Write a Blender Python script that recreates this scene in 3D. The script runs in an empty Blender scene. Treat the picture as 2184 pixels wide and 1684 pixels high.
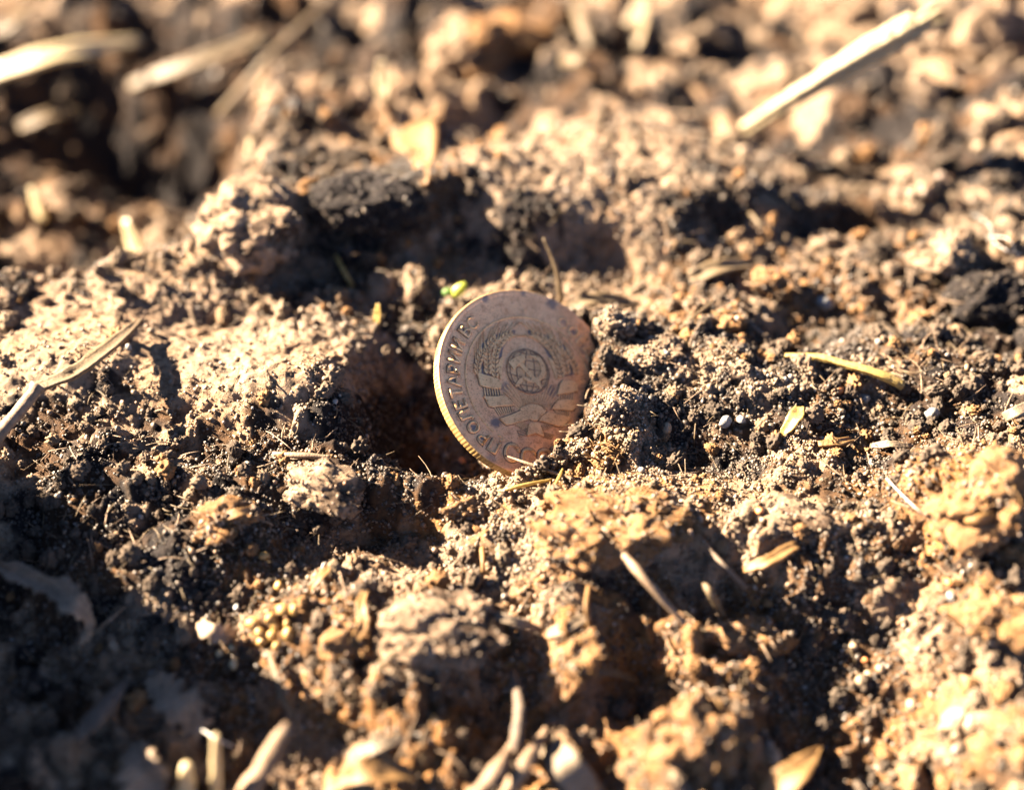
import bpy, bmesh, math, random
import numpy as np
from mathutils import Vector, Matrix, Quaternion

S = 0.001                      # everything below is written in millimetres
scene = bpy.context.scene
col = scene.collection
random.seed(7)
RNG = np.random.default_rng(11)

# ------------------------------------------------------------------ camera, sky, sun, exposure
PITCH = math.radians(44.0)
HFOV = math.radians(40.0)
AX_R = np.array([1.0, 0.0, 0.0])
AX_U = np.array([0.0, math.sin(PITCH), math.cos(PITCH)])
AX_B = np.array([0.0, -math.cos(PITCH), math.sin(PITCH)])
COIN_C = np.array([0.0, 0.0, 4.0])
CAM = COIN_C - (2.2637 * AX_R + 1.6447 * AX_U - 176.396 * AX_B)

cam_data = bpy.data.cameras.new('camera')
cam = bpy.data.objects.new('camera', cam_data)
col.objects.link(cam)
cam.matrix_world = Matrix(((AX_R[0], AX_U[0], AX_B[0], CAM[0] * S),
                           (AX_R[1], AX_U[1], AX_B[1], CAM[1] * S),
                           (AX_R[2], AX_U[2], AX_B[2], CAM[2] * S), (0, 0, 0, 1)))
cam_data.sensor_width = 36.0
cam_data.angle = HFOV
cam_data.clip_start = 0.002
cam_data.clip_end = 200.0
cam_data.dof.use_dof = True
cam_data.dof.focus_distance = 0.1716
cam_data.dof.aperture_fstop = 7.0
scene.camera = cam

SUN_EL = math.radians(29.0)
SUN_AZ = math.radians(20.0)     # behind the left-hand side
SUN_DIR = Vector((-math.cos(SUN_EL) * math.cos(SUN_AZ), math.cos(SUN_EL) * math.sin(SUN_AZ), math.sin(SUN_EL)))
world = bpy.data.worlds.new('World')
scene.world = world
world.use_nodes = True
wn = world.node_tree
sky = wn.nodes.new('ShaderNodeTexSky')
sky.sky_type = 'NISHITA'
sky.sun_disc = False
sky.altitude = 2500.0
sky.air_density = 0.26
sky.dust_density = 0.3
sky.sun_elevation = SUN_EL
sky.sun_rotation = math.atan2(SUN_DIR.x, SUN_DIR.y)
bg = wn.nodes['Background']
bg.inputs['Strength'].default_value = 0.05
wn.links.new(sky.outputs['Color'], bg.inputs['Color'])

sun_data = bpy.data.lights.new('sun', 'SUN')
sun_data.energy = 5.0
sun_data.angle = math.radians(0.5)
sun_data.color = (1.0, 0.82, 0.62)
sun = bpy.data.objects.new('sun', sun_data)
sun.rotation_euler = SUN_DIR.to_track_quat('Z', 'Y').to_euler()
sun.location = (-0.5, 0.3, 0.6)
col.objects.link(sun)

scene.view_settings.view_transform = 'Standard'
scene.view_settings.look = 'None'
scene.view_settings.gamma = 1.0
scene.view_settings.use_curve_mapping = False
scene.view_settings.exposure = 4.15
scene.render.engine = 'CYCLES'
scene.cycles.use_denoising = True
scene.cycles.max_bounces = 6
scene.cycles.diffuse_bounces = 4
scene.cycles.transparent_max_bounces = 4

# ------------------------------------------------------------------ numpy noise
def _h(ix, iy, iz, seed):
    n = (ix.astype(np.int64) * 374761393 + iy.astype(np.int64) * 668265263 + iz * 1103515245 + seed * 982451653) & 0xffffffff
    n = ((n ^ (n >> 13)) * 1274126177) & 0xffffffff
    n = ((n ^ (n >> 16)) * 1911520717) & 0xffffffff
    return ((n ^ (n >> 15)) & 0xffffff) / 16777215.0

def vn2(x, y, seed=0):
    ix = np.floor(x); iy = np.floor(y)
    fx = x - ix; fy = y - iy
    fx = fx * fx * fx * (fx * (fx * 6 - 15) + 10); fy = fy * fy * fy * (fy * (fy * 6 - 15) + 10)
    a = _h(ix, iy, 0, seed); b = _h(ix + 1, iy, 0, seed); c = _h(ix, iy + 1, 0, seed); d = _h(ix + 1, iy + 1, 0, seed)
    return 2 * ((a + (b - a) * fx) * (1 - fy) + (c + (d - c) * fx) * fy) - 1

def vn3(x, y, z, seed=0):
    ix = np.floor(x); iy = np.floor(y); iz = np.floor(z)
    fx = x - ix; fy = y - iy; fz = z - iz
    fx = fx * fx * (3 - 2 * fx); fy = fy * fy * (3 - 2 * fy); fz = fz * fz * (3 - 2 * fz)
    izi = iz.astype(np.int64)
    r = []
    for k in (0, 1):
        a = _h(ix, iy, izi + k, seed); b = _h(ix + 1, iy, izi + k, seed); c = _h(ix, iy + 1, izi + k, seed); d = _h(ix + 1, iy + 1, izi + k, seed)
        r.append((a + (b - a) * fx) * (1 - fy) + (c + (d - c) * fx) * fy)
    return 2 * (r[0] * (1 - fz) + r[1] * fz) - 1

def fbm2(x, y, oct=4, seed=0):
    s = 0; a = 1.0
    for k in range(oct):
        s = s + a * vn2(x + 17.3 * k, y - 9.1 * k, seed + k); x = x * 2.03; y = y * 2.03; a *= 0.5
    return s

def fbm3(x, y, z, oct=3, seed=0):
    s = 0; a = 1.0
    for k in range(oct):
        s = s + a * vn3(x + 7.7 * k, y, z, seed + k); x = x * 2.03; y = y * 2.03; z = z * 2.03; a *= 0.5
    return s

def worley2(x, y, seed=0):
    ix = np.floor(x); iy = np.floor(y)
    best = np.full(x.shape, 9.0); rid = np.zeros(x.shape)
    for dx in (-1, 0, 1):
        for dy in (-1, 0, 1):
            cx = ix + dx; cy = iy + dy
            px = cx + 0.15 + 0.7 * _h(cx, cy, 1, seed); py = cy + 0.15 + 0.7 * _h(cx, cy, 2, seed)
            d = (x - px) ** 2 + (y - py) ** 2
            m = d < best
            best = np.where(m, d, best)
            rid = np.where(m, _h(cx, cy, 3, seed), rid)
    return np.sqrt(best), rid

def sstep(a, b, x):
    t = np.clip((x - a) / (b - a), 0, 1)
    return t * t * (3 - 2 * t)

# ------------------------------------------------------------------ from the photograph's measuring grid (2184 x 1684) to places on the ground
TANH = math.tan(HFOV / 2)
FPX = 1092.0 / TANH
def ray(px, py):
    return AX_R * ((px / 1092.0 - 1) * TANH) + AX_U * (-(py - 842.0) / 1092.0 * TANH) - AX_B

def G(px, py, z=0.0):
    d = ray(px, py)
    return CAM + d * ((z - CAM[2]) / d[2])

# coin frame
CU = 0.89501 * AX_R - 0.44604 * AX_B
CV = -0.13938 * AX_R + 0.94992 * AX_U - 0.27967 * AX_B
CN = 0.42370 * AX_R + 0.31248 * AX_U + 0.85019 * AX_B
R_COIN = 12.5

# (px, py, z, radius across, radius along, turn, height, steepness)
BUMPS = [
    # hollow in which the coin stands
    (885, 890, -4, 7.2, 7.5, 20, -9.0, 2.2),
    (960, 985, -5, 8, 5.5, 0, -7.0, 1.8),
    # lip of soil in front of it
    (700, 1035, -1, 8, 4.5, -10, 3.4, 1.5),
    (930, 1078, -3, 6, 2.4, -5, 2.6, 1.5),
    # heap to the right of the coin
    (1410, 780, 4, 11, 9, -20, 3.6, 1.4),
    (1310, 890, 3, 6, 7, -40, 3.0, 1.4),
    (1300, 665, 5, 4, 5, 0, 4.0, 1.4),
    # dark hollow in front
    (800, 1150, -4, 12, 6, -15, -4.0, 1.7),
    (560, 1050, 0, 6, 4, 0, 1.5, 1.4),
    # peat heap
    (1330, 1120, 0, 12, 7, 8, 4.5, 2.0),
    (1520, 1290, -3, 5, 7, 0, -4.5, 1.6),
    # left slope
    (430, 850, 2, 26, 5.5, 8, 4.2, 1.6),
    (120, 800, 2, 18, 5, 8, 3.5, 1.6),
    (660, 860, 2, 9, 5, 30, 2.5, 1.6),
    (1250, 330, 9, 36, 9, 0, 3.0, 1.6),
    (1250, 180, 9, 40, 26, 0, -2.0, 1.6),
    (560, 780, 1, 14, 9, 20, 3.0, 1.6),
    (620, 830, 2, 7, 3, 15, 1.2, 1.6),
    (330, 880, 1, 16, 6, 15, -3.5, 1.6),
    (430, 690, 2, 7, 5, 0, -2.2, 1.6),
    (240, 720, 2, 14, 9, 20, 2.0, 1.6),
    (480, 1110, -1, 6, 4, 0, 3.0, 1.6),
    (380, 1030, -1, 4, 2.5, 0, 2.6, 1.6),
    # front heaps
    (680, 1330, -3, 6, 6, 0, 3.0, 1.6),
    (920, 1340, -3, 10, 7, -10, 5.2, 1.7),
    (930, 1540, -4, 5, 8, 0, 4.0, 1.7),
    (1060, 1440, -4, 5, 11, 10, -5.0, 1.7),
    (1230, 1390, -4, 3.5, 7, 0, 3.6, 1.6),
    (1370, 1450, -4, 5, 8, 0, -5.0, 1.7),
    (1480, 1370, -4, 5, 8, 25, 4.0, 1.7),
    (1600, 1390, -4, 5, 4, 0, 3.5, 1.7),
    (1500, 1580, -4, 7, 8, 0, 5.5, 1.7),
    (1760, 1500, -4, 12, 9, 0, -5.0, 1.8),
    (2000, 1640, -4, 9, 6, 0, -3.5, 1.8),
    (1780, 1330, -3, 12, 5, 10, -1.5, 1.7),
    # right
    (1720, 1130, 0, 15, 5, 10, 3.0, 1.6),
    (2080, 1080, 0, 9, 10, 0, 6.5, 1.8),
    (2140, 1330, -2, 6, 8, 0, 4.5, 1.6),
    (2160, 1560, -3, 4, 8, 0, 6.5, 1.8),
    (1480, 930, 0, 6, 5, 0, -3.5, 1.6),
    (1900, 930, 0, 9, 5, 0, -3.2, 1.6),
    (1640, 840, 1, 14, 7, 10, 2.6, 1.6),
    (1760, 690, 1, 12, 6, 10, -3.0, 1.6),
    (1560, 660, 2, 6, 5, 0, 3.0, 1.6),
    (1930, 720, 2, 7, 5, 0, 3.0, 1.6),
    (2080, 650, 2, 10, 8, 0, -3.5, 1.6),
    (2010, 500, 5, 12, 10, 0, 5.0, 1.6),
    (1500, 560, 2, 8, 6, 0, 2.5, 1.6),
    (1310, 600, 1, 8, 5, 0, -3.0, 1.6),
    # back
    (760, 480, 4, 14, 7, 15, 3.0, 2.0),
    (520, 490, 4, 9, 9, 20, 3.5, 2.0),
    (1000, 420, 8, 12, 12, 0, 1.0, 1.6),
    (1300, 260, 9, 34, 26, 0, 3.0, 1.6),
    (1780, 250, 8, 16, 16, 0, -6.0, 1.6),
    (2000, 260, 6, 22, 22, 0, -5.0, 1.6),
    (1580, 100, 8, 14, 16, 0, -7.0, 1.6),
    (1070, 150, 8, 10, 12, 0, -6.0, 1.6),
    (850, 100, 8, 30, 24, 0, -7.0, 1.6),
    (350, 250, -8, 16, 14, 0, -11.0, 1.6),
    (100, 560, -8, 14, 10, 0, -7.0, 1.6),
    (340, 480, -8, 12, 9, 0, -7.0, 1.6),
    (620, 200, 0, 16, 16, 0, 5.0, 1.6),
    (150, 190, -8, 20, 13, 0, -11.0, 1.6),
]
BUMPS_W = []
for (px, py, z, rx, ry, rot, dh, k) in BUMPS:
    c = G(px, py, z)
    BUMPS_W.append((c[0], c[1], rx, ry, math.radians(rot), dh * (0.72 if py > 1020 else 0.85 if abs(px - 900) > 120 else 1.0), k))
# high ground outside the picture to the left that shades the near left corner
BUMPS_W += [(G(-190, 1020)[0] - 2, G(0, 1080)[1], 11, 9, 0.0, 15, 2.4), (-79, -44, 11, 8, 0.0, 23, 2.4), (-82, -26, 9, 7, 0.3, 19, 2.4), (-80, -36, 11, 8, 0.0, 17, 2.0), (-74, -64, 13, 10, 0.2, 36, 2.4), (-68, -84, 13, 10, 0.2, 36, 2.4)]
SMOOTH = [(c[0], c[1], r1, r2, a_) for (px, py, z, r1, r2, a_) in [(530, 800, 1, 22, 12, .95), (220, 740, 1, 26, 13, .88), (910, 1005, -5, 7, 7, .8), (1000, 480, 6, 14, 8, .3), (1300, 270, 10, 36, 34, .8), (1100, 350, 9, 18, 12, .6), (1640, 1080, 0, 14, 8, .5), (420, 690, 2, 12, 8, .4)] for c in [G(px, py, z)]]

UB_V = np.array([-1.3, -1.0, -.92, -.8, -.65, -.5, -.3, -.1, .2, .55, 1.0, 1.3])
UB_U = np.array([-.8, -.35, 0.0, .18, .33, .5, .59, .65, .72, .80, 1.15, 1.3])

FOOT = np.array([G(a, b, 1) for a, b in [(420, 600), (600, 590), (760, 568), (1000, 565), (1250, 560), (1450, 540), (1700, 480), (2184, 420)]])
TOP = np.array([G(a, b, 9) for a, b in [(420, 480), (560, 425), (720, 365), (900, 425), (1100, 430), (1300, 425), (1500, 395), (1700, 330), (2184, 280)]])
RIDGE = [G(0, 655, 2), G(430, 548, 3)]

def authored(x, y):
    h = np.where(y < -14, 0.27 * (y + 14), 0.0)
    # bank behind the coin
    foot = np.interp(x, FOOT[:, 0], FOOT[:, 1])
    top = np.maximum(np.interp(x, TOP[:, 0], TOP[:, 1]), foot + 7)
    t = sstep(0, 1, (y + 4.0 * vn2(x / 9, y / 9, 44) - foot) / (top - foot))
    plateau = (5.8 - 2.0 * sstep(-8, 22, x)) * t - 17.0 * sstep(52, 125, y)
    ridge = RIDGE[0][1] + (x - RIDGE[0][0]) * (RIDGE[1][1] - RIDGE[0][1]) / (RIDGE[1][0] - RIDGE[0][0])
    valley = 3.0 * sstep(-25, 0, y - ridge) - 17.0 * sstep(0, 22, y - ridge) + 3.0 * sstep(40, 110, y - ridge)
    m = sstep(RIDGE[1][0] - 4, RIDGE[1][0] + 9, x + 0.12 * (y - 40))
    h = h + plateau * m + valley * (1 - m)
    for (cx, cy, rx, ry, a, dh, k) in BUMPS_W:
        dx = x - cx; dy = y - cy
        ca, sa = math.cos(a), math.sin(a)
        q = ((dx * ca + dy * sa) / rx) ** 2 + ((-dx * sa + dy * ca) / ry) ** 2
        h = h + dh * np.exp(-np.minimum(q, 40) ** (k / 1.5) * 0.9)
    return h

def rough(x, y):
    calm = 1.0
    for (cx, cy, r1, r2, a_) in SMOOTH: calm = calm * (1 - a_ * np.exp(-((x - cx) / r1) ** 2 - ((y - cy) / r2) ** 2))
    wx = x + 1.6 * vn2(x / 5.1, y / 5.1, 51) + 0.5 * vn2(x / 1.7, y / 1.7, 52)
    wy = y + 1.6 * vn2(x / 5.1, y / 5.1, 53) + 0.5 * vn2(x / 1.7, y / 1.7, 54)
    near = 1 - sstep(90, 260, np.sqrt(x * x + y * y))
    h = 2.0 * fbm2(x / 26, y / 26, 3, 3)
    far = sstep(55, 120, y)
    h = h + far * 4.0 * fbm2(x / 19, y / 19, 2, 77)
    patch = 0.25 + 0.75 * sstep(-0.35, 0.45, fbm2(x / 17 + 4.2, y / 13, 2, 15) + 0.35 * far + 0.25 * sstep(-20, -50, y))
    f, r = worley2(wx / 9.5, wy / 9.5, 5)
    h = h + (1.5 + 3.0 * far) * np.maximum(0, 1 - (f / 0.60) ** 3) * (sstep(0.25, 1.0, r) * 1.25 - 0.15)
    f, r = worley2(wx / 3.6, wy / 3.6, 6)
    h = h + (2.3 - 1.9 * far) * patch * np.maximum(0, 1 - (f / 0.56) ** 3) * sstep(0.35, 1.0, r)
    f, r = worley2(wx / 1.9, wy / 1.9, 7)
    h = h + (1.0 - 0.9 * far) * patch * np.maximum(0, 1 - (f / 0.55) ** 3) * sstep(0.5, 1.0, r)
    h = h + 0.9 * patch * (0.45 - np.abs(vn2(wx / 2.6, wy / 2.6, 33))) + 0.5 * (0.4 - np.abs(vn2(wx / 1.25, wy / 1.25, 34)))
    f, r = worley2(x / 0.85, y / 0.85, 8)
    h = h * calm
    h = h + near * 0.22 * np.maximum(0, 1 - (f / 0.6) ** 2) * r
    h = h + 0.55 * fbm2(wx / 4.4, wy / 4.4, 4, 9)
    return h

def height(x, y):
    x = np.asarray(x, float); y = np.asarray(y, float)
    tone_down = 1 - 0.55 * np.exp(-((x / 13) ** 2 + (y / 13) ** 2))
    h = authored(x, y) + rough(x, y) * tone_down
    # the coin rests in the soil: free on its upper left, covered on its lower right
    dx = x - COIN_C[0]; dy = y - COIN_C[1]
    pz = COIN_C[2] - (CN[0] * dx + CN[1] * dy) / CN[2]
    P = np.stack([dx, dy, pz - COIN_C[2]], -1)
    u = P @ CU / R_COIN; v = P @ CV / R_COIN
    rr = np.sqrt(u * u + v * v)
    s = (u - np.interp(v, UB_V, UB_U)) * R_COIN + 0.8 * vn2(x / 1.8, y / 1.8, 21) + 0.4 * vn2(x / 0.7, y / 0.7, 22)
    foot = 1 - sstep(1.05, 1.22, rr)
    open_h = np.minimum(h, pz - 2.2)
    wall = sstep(-0.9, 0.5, s)
    cover = np.maximum(h, pz + np.clip(s * 0.9, 0, 3.5) + 0.25 * rough(x * 1.3 + 40, y * 1.3))
    inside = open_h * (1 - wall) + cover * wall
    return h * (1 - foot) + inside * foot

def hit(px, py, lift=0.0):
    """point on the ground seen at this place of the measuring grid, moved 'lift' mm back towards the eye"""
    d = ray(px, py); d = d / np.linalg.norm(d)
    t = np.linspace(70, 480, 1400)
    P = CAM + d * t[:, None]
    g = height(P[:, 0], P[:, 1])
    below = np.nonzero(P[:, 2] < g)[0]
    i = below[0] if len(below) else len(t) - 1
    return CAM + d * (t[i] - 0.15 - lift)

def depth(p):
    return float(-(np.asarray(p) - CAM) @ AX_B)

def mmpx(p):
    return depth(p) / FPX

# ------------------------------------------------------------------ materials
def new_mat(name):
    m = bpy.data.materials.new(name)
    m.use_nodes = True
    nt = m.node_tree
    return m, nt, nt.nodes['Principled BSDF']

def mm_coords(nt, scale=1000.0, kind='Object'):
    tc = nt.nodes.new('ShaderNodeTexCoord')
    v = nt.nodes.new('ShaderNodeVectorMath'); v.operation = 'SCALE'; v.inputs['Scale'].default_value = scale
    nt.links.new(tc.outputs[kind], v.inputs[0])
    return v.outputs[0]

def noise(nt, vec, scale, detail=3, rough_=0.6):
    n = nt.nodes.new('ShaderNodeTexNoise')
    n.inputs['Scale'].default_value = scale; n.inputs['Detail'].default_value = detail; n.inputs['Roughness'].default_value = rough_
    nt.links.new(vec, n.inputs['Vector'])
    return n.outputs['Fac']

def ramp(nt, fac, stops):
    r = nt.nodes.new('ShaderNodeValToRGB')
    els = r.color_ramp.elements
    while len(els) < len(stops): els.new(0.5)
    for e, (p, c) in zip(els, stops):
        e.position = p; e.color = (*c, 1)
    nt.links.new(fac, r.inputs['Fac'])
    return r.outputs['Color']

def mix(nt, fac, a, b):
    m = nt.nodes.new('ShaderNodeMix'); m.data_type = 'RGBA'
    for sock, val in ((m.inputs[0], fac), (m.inputs[6], a), (m.inputs[7], b)):
        if isinstance(val, (int, float)): sock.default_value = val
        elif isinstance(val, tuple): sock.default_value = (*val, 1)
        else: nt.links.new(val, sock)
    return m.outputs[2]

def attr(nt, name, kind='GEOMETRY'):
    a = nt.nodes.new('ShaderNodeAttribute'); a.attribute_name = name; a.attribute_type = kind
    return a.outputs['Fac']

def bump(nt, bsdf, fac, dist, strength=1.0):
    b = nt.nodes.new('ShaderNodeBump'); b.inputs['Distance'].default_value = dist; b.inputs['Strength'].default_value = strength
    nt.links.new(fac, b.inputs['Height']); nt.links.new(b.outputs['Normal'], bsdf.inputs['Normal'])

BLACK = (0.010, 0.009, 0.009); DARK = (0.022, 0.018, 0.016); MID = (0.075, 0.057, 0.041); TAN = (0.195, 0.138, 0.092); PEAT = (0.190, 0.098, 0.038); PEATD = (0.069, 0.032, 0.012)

def soil_material(name, peat_attr=True, peat_level=0.0, in_shade=False):
    m, nt, b = new_mat(name)
    v = mm_coords(nt)
    c1 = ramp(nt, noise(nt, v, 0.9, 5, 0.65), [(0.25, DARK), (0.38, MID), (0.53, TAN)])
    c2 = ramp(nt, noise(nt, v, 1.7, 4, 0.6), [(0.3, PEATD), (0.55, PEAT)])
    tone_down = attr(nt, 'tone_down') if peat_attr else ramp(nt, noise(nt, v, 0.25, 4, 0.6), [(0.28, (0, 0, 0)), (0.36, (1, 1, 1))] if in_shade else [(0.50, (0, 0, 0)), (0.60, (0.9, 0.9, 0.9))])
    c1 = mix(nt, tone_down, c1, ramp(nt, noise(nt, v, 1.1, 4, 0.6), [(0.3, BLACK), (0.75, DARK)]))  # near-black tone for moist patches and for painted shade
    if peat_attr: f = attr(nt, 'peat')
    else: f = peat_level
    c = mix(nt, f, c1, c2)
    nt.links.new(c, b.inputs['Base Color'])
    b.inputs['Roughness'].default_value = 0.85
    b.inputs['Specular IOR Level'].default_value = 0.04
    bump(nt, b, noise(nt, v, 4.5, 4, 0.7), 0.00035, 0.9)
    return m

M_SOIL = soil_material('soil')
M_PEAT = soil_material('peat', False, 0.75)
M_CLOD = soil_material('clod_soil', False, 0.10)
M_SHADE_CLOD = soil_material('shade_clod_soil', False, 0.0, True)  # near-black copy of the clod soil, shade put into its colour

def grain_material(name, stops, rough_=0.4, spec=0.22):
    m, nt, b = new_mat(name)
    t = attr(nt, 'tone', 'INSTANCER')
    v = mm_coords(nt, 1.0)
    c = ramp(nt, t, stops)
    c = mix(nt, 0.22, c, ramp(nt, noise(nt, v, 1.3, 3), [(0.3, (0.023, 0.019, 0.015)), (0.65, (0.145, 0.108, 0.072))]))
    nt.links.new(c, b.inputs['Base Color'])
    b.inputs['Roughness'].default_value = rough_
    b.inputs['Specular IOR Level'].default_value = spec
    return m

M_GRAIN = grain_material('sand', [(0.0, (0.014, 0.013, 0.013)), (0.22, (0.049, 0.038, 0.028)), (0.45, (0.104, 0.077, 0.052)), (0.75, (0.145, 0.109, 0.074)), (0.86, (0.145, 0.072, 0.032)), (0.94, (0.220, 0.197, 0.168))])
M_CRUMB = grain_material('crumb', [(0.0, (0.023, 0.019, 0.016)), (0.35, (0.067, 0.049, 0.036)), (0.7, (0.122, 0.090, 0.061)), (1.0, (0.136, 0.071, 0.029))], 0.9, 0.04)

def fibre_material(name, c_lo, c_hi, scale=1.2, rough_=0.6, trans=0.0, streak=True):
    m, nt, b = new_mat(name)
    v = mm_coords(nt)
    mp = nt.nodes.new('ShaderNodeMapping')
    mp.inputs['Scale'].default_value = (1, 1, 1)
    nt.links.new(v, mp.inputs['Vector'])
    f = noise(nt, mp.outputs[0], scale, 5, 0.7)
    cc = ramp(nt, f, [(0.3, c_lo), (0.68, c_hi)])
    cc = mix(nt, ramp(nt, noise(nt, v, 2.6, 4, 0.7), [(0.55, (0, 0, 0)), (0.66, (0.75, 0.75, 0.75))]), cc, (c_lo[0] * 0.45, c_lo[1] * 0.4, c_lo[2] * 0.4))
    nt.links.new(cc, b.inputs['Base Color'])
    b.inputs['Roughness'].default_value = rough_
    b.inputs['Specular IOR Level'].default_value = 0.35
    bump(nt, b, noise(nt, v, scale * 3, 4), 0.00015, 0.7)
    if trans:
        tr = nt.nodes.new('ShaderNodeBsdfTranslucent'); ms = nt.nodes.new('ShaderNodeMixShader'); ms.inputs[0].default_value = trans
        nt.links.new(b.inputs['Base Color'].links[0].from_socket, tr.inputs['Color'])
        out = nt.nodes['Material Output']
        nt.links.new(b.outputs[0], ms.inputs[1]); nt.links.new(tr.outputs[0], ms.inputs[2]); nt.links.new(ms.outputs[0], out.inputs['Surface'])
    return m

M_STRAW = fibre_material('pale_straw', (0.30, 0.225, 0.115), (0.50, 0.41, 0.25), 0.9, 0.42, trans=0.3)
M_STALK = fibre_material('weathered_stalk', (0.17, 0.125, 0.062), (0.33, 0.265, 0.155), 1.4, 0.5, trans=0.2)
M_YSTRAW = fibre_material('yellow_straw', (0.275, 0.187, 0.050), (0.385, 0.286, 0.105), 0.9, 0.4, trans=0.45)
M_DRY = fibre_material('dry_grass', (0.105, 0.070, 0.036), (0.175, 0.130, 0.075), 1.0, 0.55, trans=0.45)
M_TWIG = fibre_material('brown_twig', (0.070, 0.043, 0.025), (0.180, 0.120, 0.070), 1.3, 0.7)
M_ROOT = fibre_material('dark_root', (0.030, 0.022, 0.018), (0.110, 0.075, 0.045), 1.3, 0.75)
M_LEAF = fibre_material('dead_leaf', (0.135, 0.095, 0.061), (0.351, 0.257, 0.169), 0.5, 0.6, trans=0.45)
M_OLEAF = fibre_material('orange_leaf', (0.151, 0.080, 0.025), (0.252, 0.151, 0.063), 0.5, 0.55, trans=0.45)
M_PLEAF = fibre_material('pale_leaf', (0.136, 0.096, 0.050), (0.184, 0.140, 0.080), 0.3, 0.6, trans=0.25)
M_WOOD = fibre_material('wood_chip', (0.075, 0.053, 0.031), (0.135, 0.100, 0.063), 1.1, 0.65)
M_SEED = fibre_material('seed_coat', (0.17, 0.092, 0.024), (0.29, 0.175, 0.052), 1.2, 0.5)
M_PSEED = fibre_material('pale_seed_coat', (0.209, 0.171, 0.094), (0.303, 0.253, 0.149), 0.8, 0.35)
M_GREEN = fibre_material('sprout_green', (0.30, 0.34, 0.035), (0.46, 0.46, 0.10), 0.7, 0.3, trans=0.4)
M_STEMG = fibre_material('sprout_stem', (0.072, 0.168, 0.030), (0.156, 0.228, 0.060), 0.7, 0.4, trans=0.45)
M_PEB_W = fibre_material('white_quartz', (0.100, 0.098, 0.090), (0.170, 0.165, 0.155), 1.4, 0.25)
M_PEB_G = fibre_material('grey_stone', (0.080, 0.080, 0.077), (0.170, 0.165, 0.155), 1.4, 0.45)
M_PEB_O = fibre_material('orange_stone', (0.275, 0.094, 0.028), (0.385, 0.165, 0.061), 1.4, 0.4)
M_PEB_T = fibre_material('tan_stone', (0.143, 0.097, 0.055), (0.218, 0.160, 0.101), 1.4, 0.45)
M_FIL = fibre_material('pale_filament', (0.308, 0.291, 0.258), (0.420, 0.403, 0.370), 1.0, 0.3)

# ------------------------------------------------------------------ mesh helpers
def mesh_obj(name, verts, faces, mat, parent=None, smooth=True, origin=None):
    verts = np.asarray(verts, float)
    o_ = np.asarray(origin if origin is not None else (0, 0, 0), float)
    me = bpy.data.meshes.new(name)
    me.from_pydata(((verts - o_) * S).tolist(), [], faces)
    me.materials.append(mat)
    if smooth: me.polygons.foreach_set('use_smooth', [True] * len(me.polygons))
    me.update()
    ob = bpy.data.objects.new(name, me)
    ob.location = Vector(o_ * S)
    col.objects.link(ob)
    if parent is not None:
        ob.parent = parent
        ob.location = Vector(o_ * S) - (parent.location if parent.type == 'MESH' or parent.type == 'EMPTY' else Vector())
    return ob

def tag(o, label, cat, group=None, kind=None):
    if label: o['label'] = label
    if cat: o['category'] = cat
    if group: o['group'] = group
    if kind: o['kind'] = kind
    return o

def empty(name, loc):
    o = bpy.data.objects.new(name, None)
    o.location = Vector(np.asarray(loc) * S)
    o.empty_display_size = 0.002
    col.objects.link(o)
    return o

def smooth_path(pts, n):
    pts = np.asarray(pts, float)
    k = len(pts)
    if k == 2:
        t = np.linspace(0, 1, n)[:, None]
        return pts[0] * (1 - t) + pts[1] * t
    ext = np.vstack([2 * pts[0] - pts[1], pts, 2 * pts[-1] - pts[-2]])
    out = []
    for tt in np.linspace(0, k - 1 - 1e-9, n):
        i = int(tt); f = tt - i
        p0, p1, p2, p3 = ext[i:i + 4]
        out.append(0.5 * ((2 * p1) + (-p0 + p2) * f + (2 * p0 - 5 * p1 + 4 * p2 - p3) * f * f + (-p0 + 3 * p1 - 3 * p2 + p3) * f ** 3))
    return np.array(out)

def frames(path):
    tan = np.gradient(path, axis=0)
    tan /= np.linalg.norm(tan, axis=1)[:, None] + 1e-12
    ref = np.array([0.13, 0.21, 0.97])
    if abs(tan[0] @ ref) > 0.92: ref = np.array([0.9, 0.2, 0.1])
    a = ref - tan * (tan @ ref)[:, None]
    a /= np.linalg.norm(a, axis=1)[:, None] + 1e-12
    return tan, a, np.cross(tan, a)

def tube_data(path, radii, n=10, seed=0, wob=0.10, flat=1.0, groove=0.0, ribs=0):
    path = np.asarray(path); m = len(path)
    rad = np.interp(np.linspace(0, 1, m), np.linspace(0, 1, len(radii)), radii)
    tan, a, b = frames(path)
    th = np.linspace(0, 2 * math.pi, n, endpoint=False)
    V = []
    for i in range(m):
        k = 1 + wob * vn2(th * 1.6 + seed, np.full(n, i * 0.55 + seed), 31) + 0.5 * wob * vn2(th * 5 + seed, np.full(n, i * 0.22), 32)
        if ribs: k = k * (1 + 0.055 * np.cos(th * ribs) + 0.10 * math.exp(-((i / m - 0.34) / 0.012) ** 2))
        if groove: k = k * (1 - groove * np.exp(-((th - 1.9) / 0.35) ** 2))
        V.append(path[i] + (a[i] * (np.cos(th) * k)[:, None] * flat + b[i] * (np.sin(th) * k)[:, None]) * rad[i])
    V = np.vstack(V + [path[:1], path[-1:]])
    F = []
    for i in range(m - 1):
        for j in range(n):
            F.append((i * n + j, i * n + (j + 1) % n, (i + 1) * n + (j + 1) % n, (i + 1) * n + j))
    for j in range(n):
        F.append((m * n, (j + 1) % n, j)); F.append((m * n + 1, (m - 1) * n + j, (m - 1) * n + (j + 1) % n))
    return V, F

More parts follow.
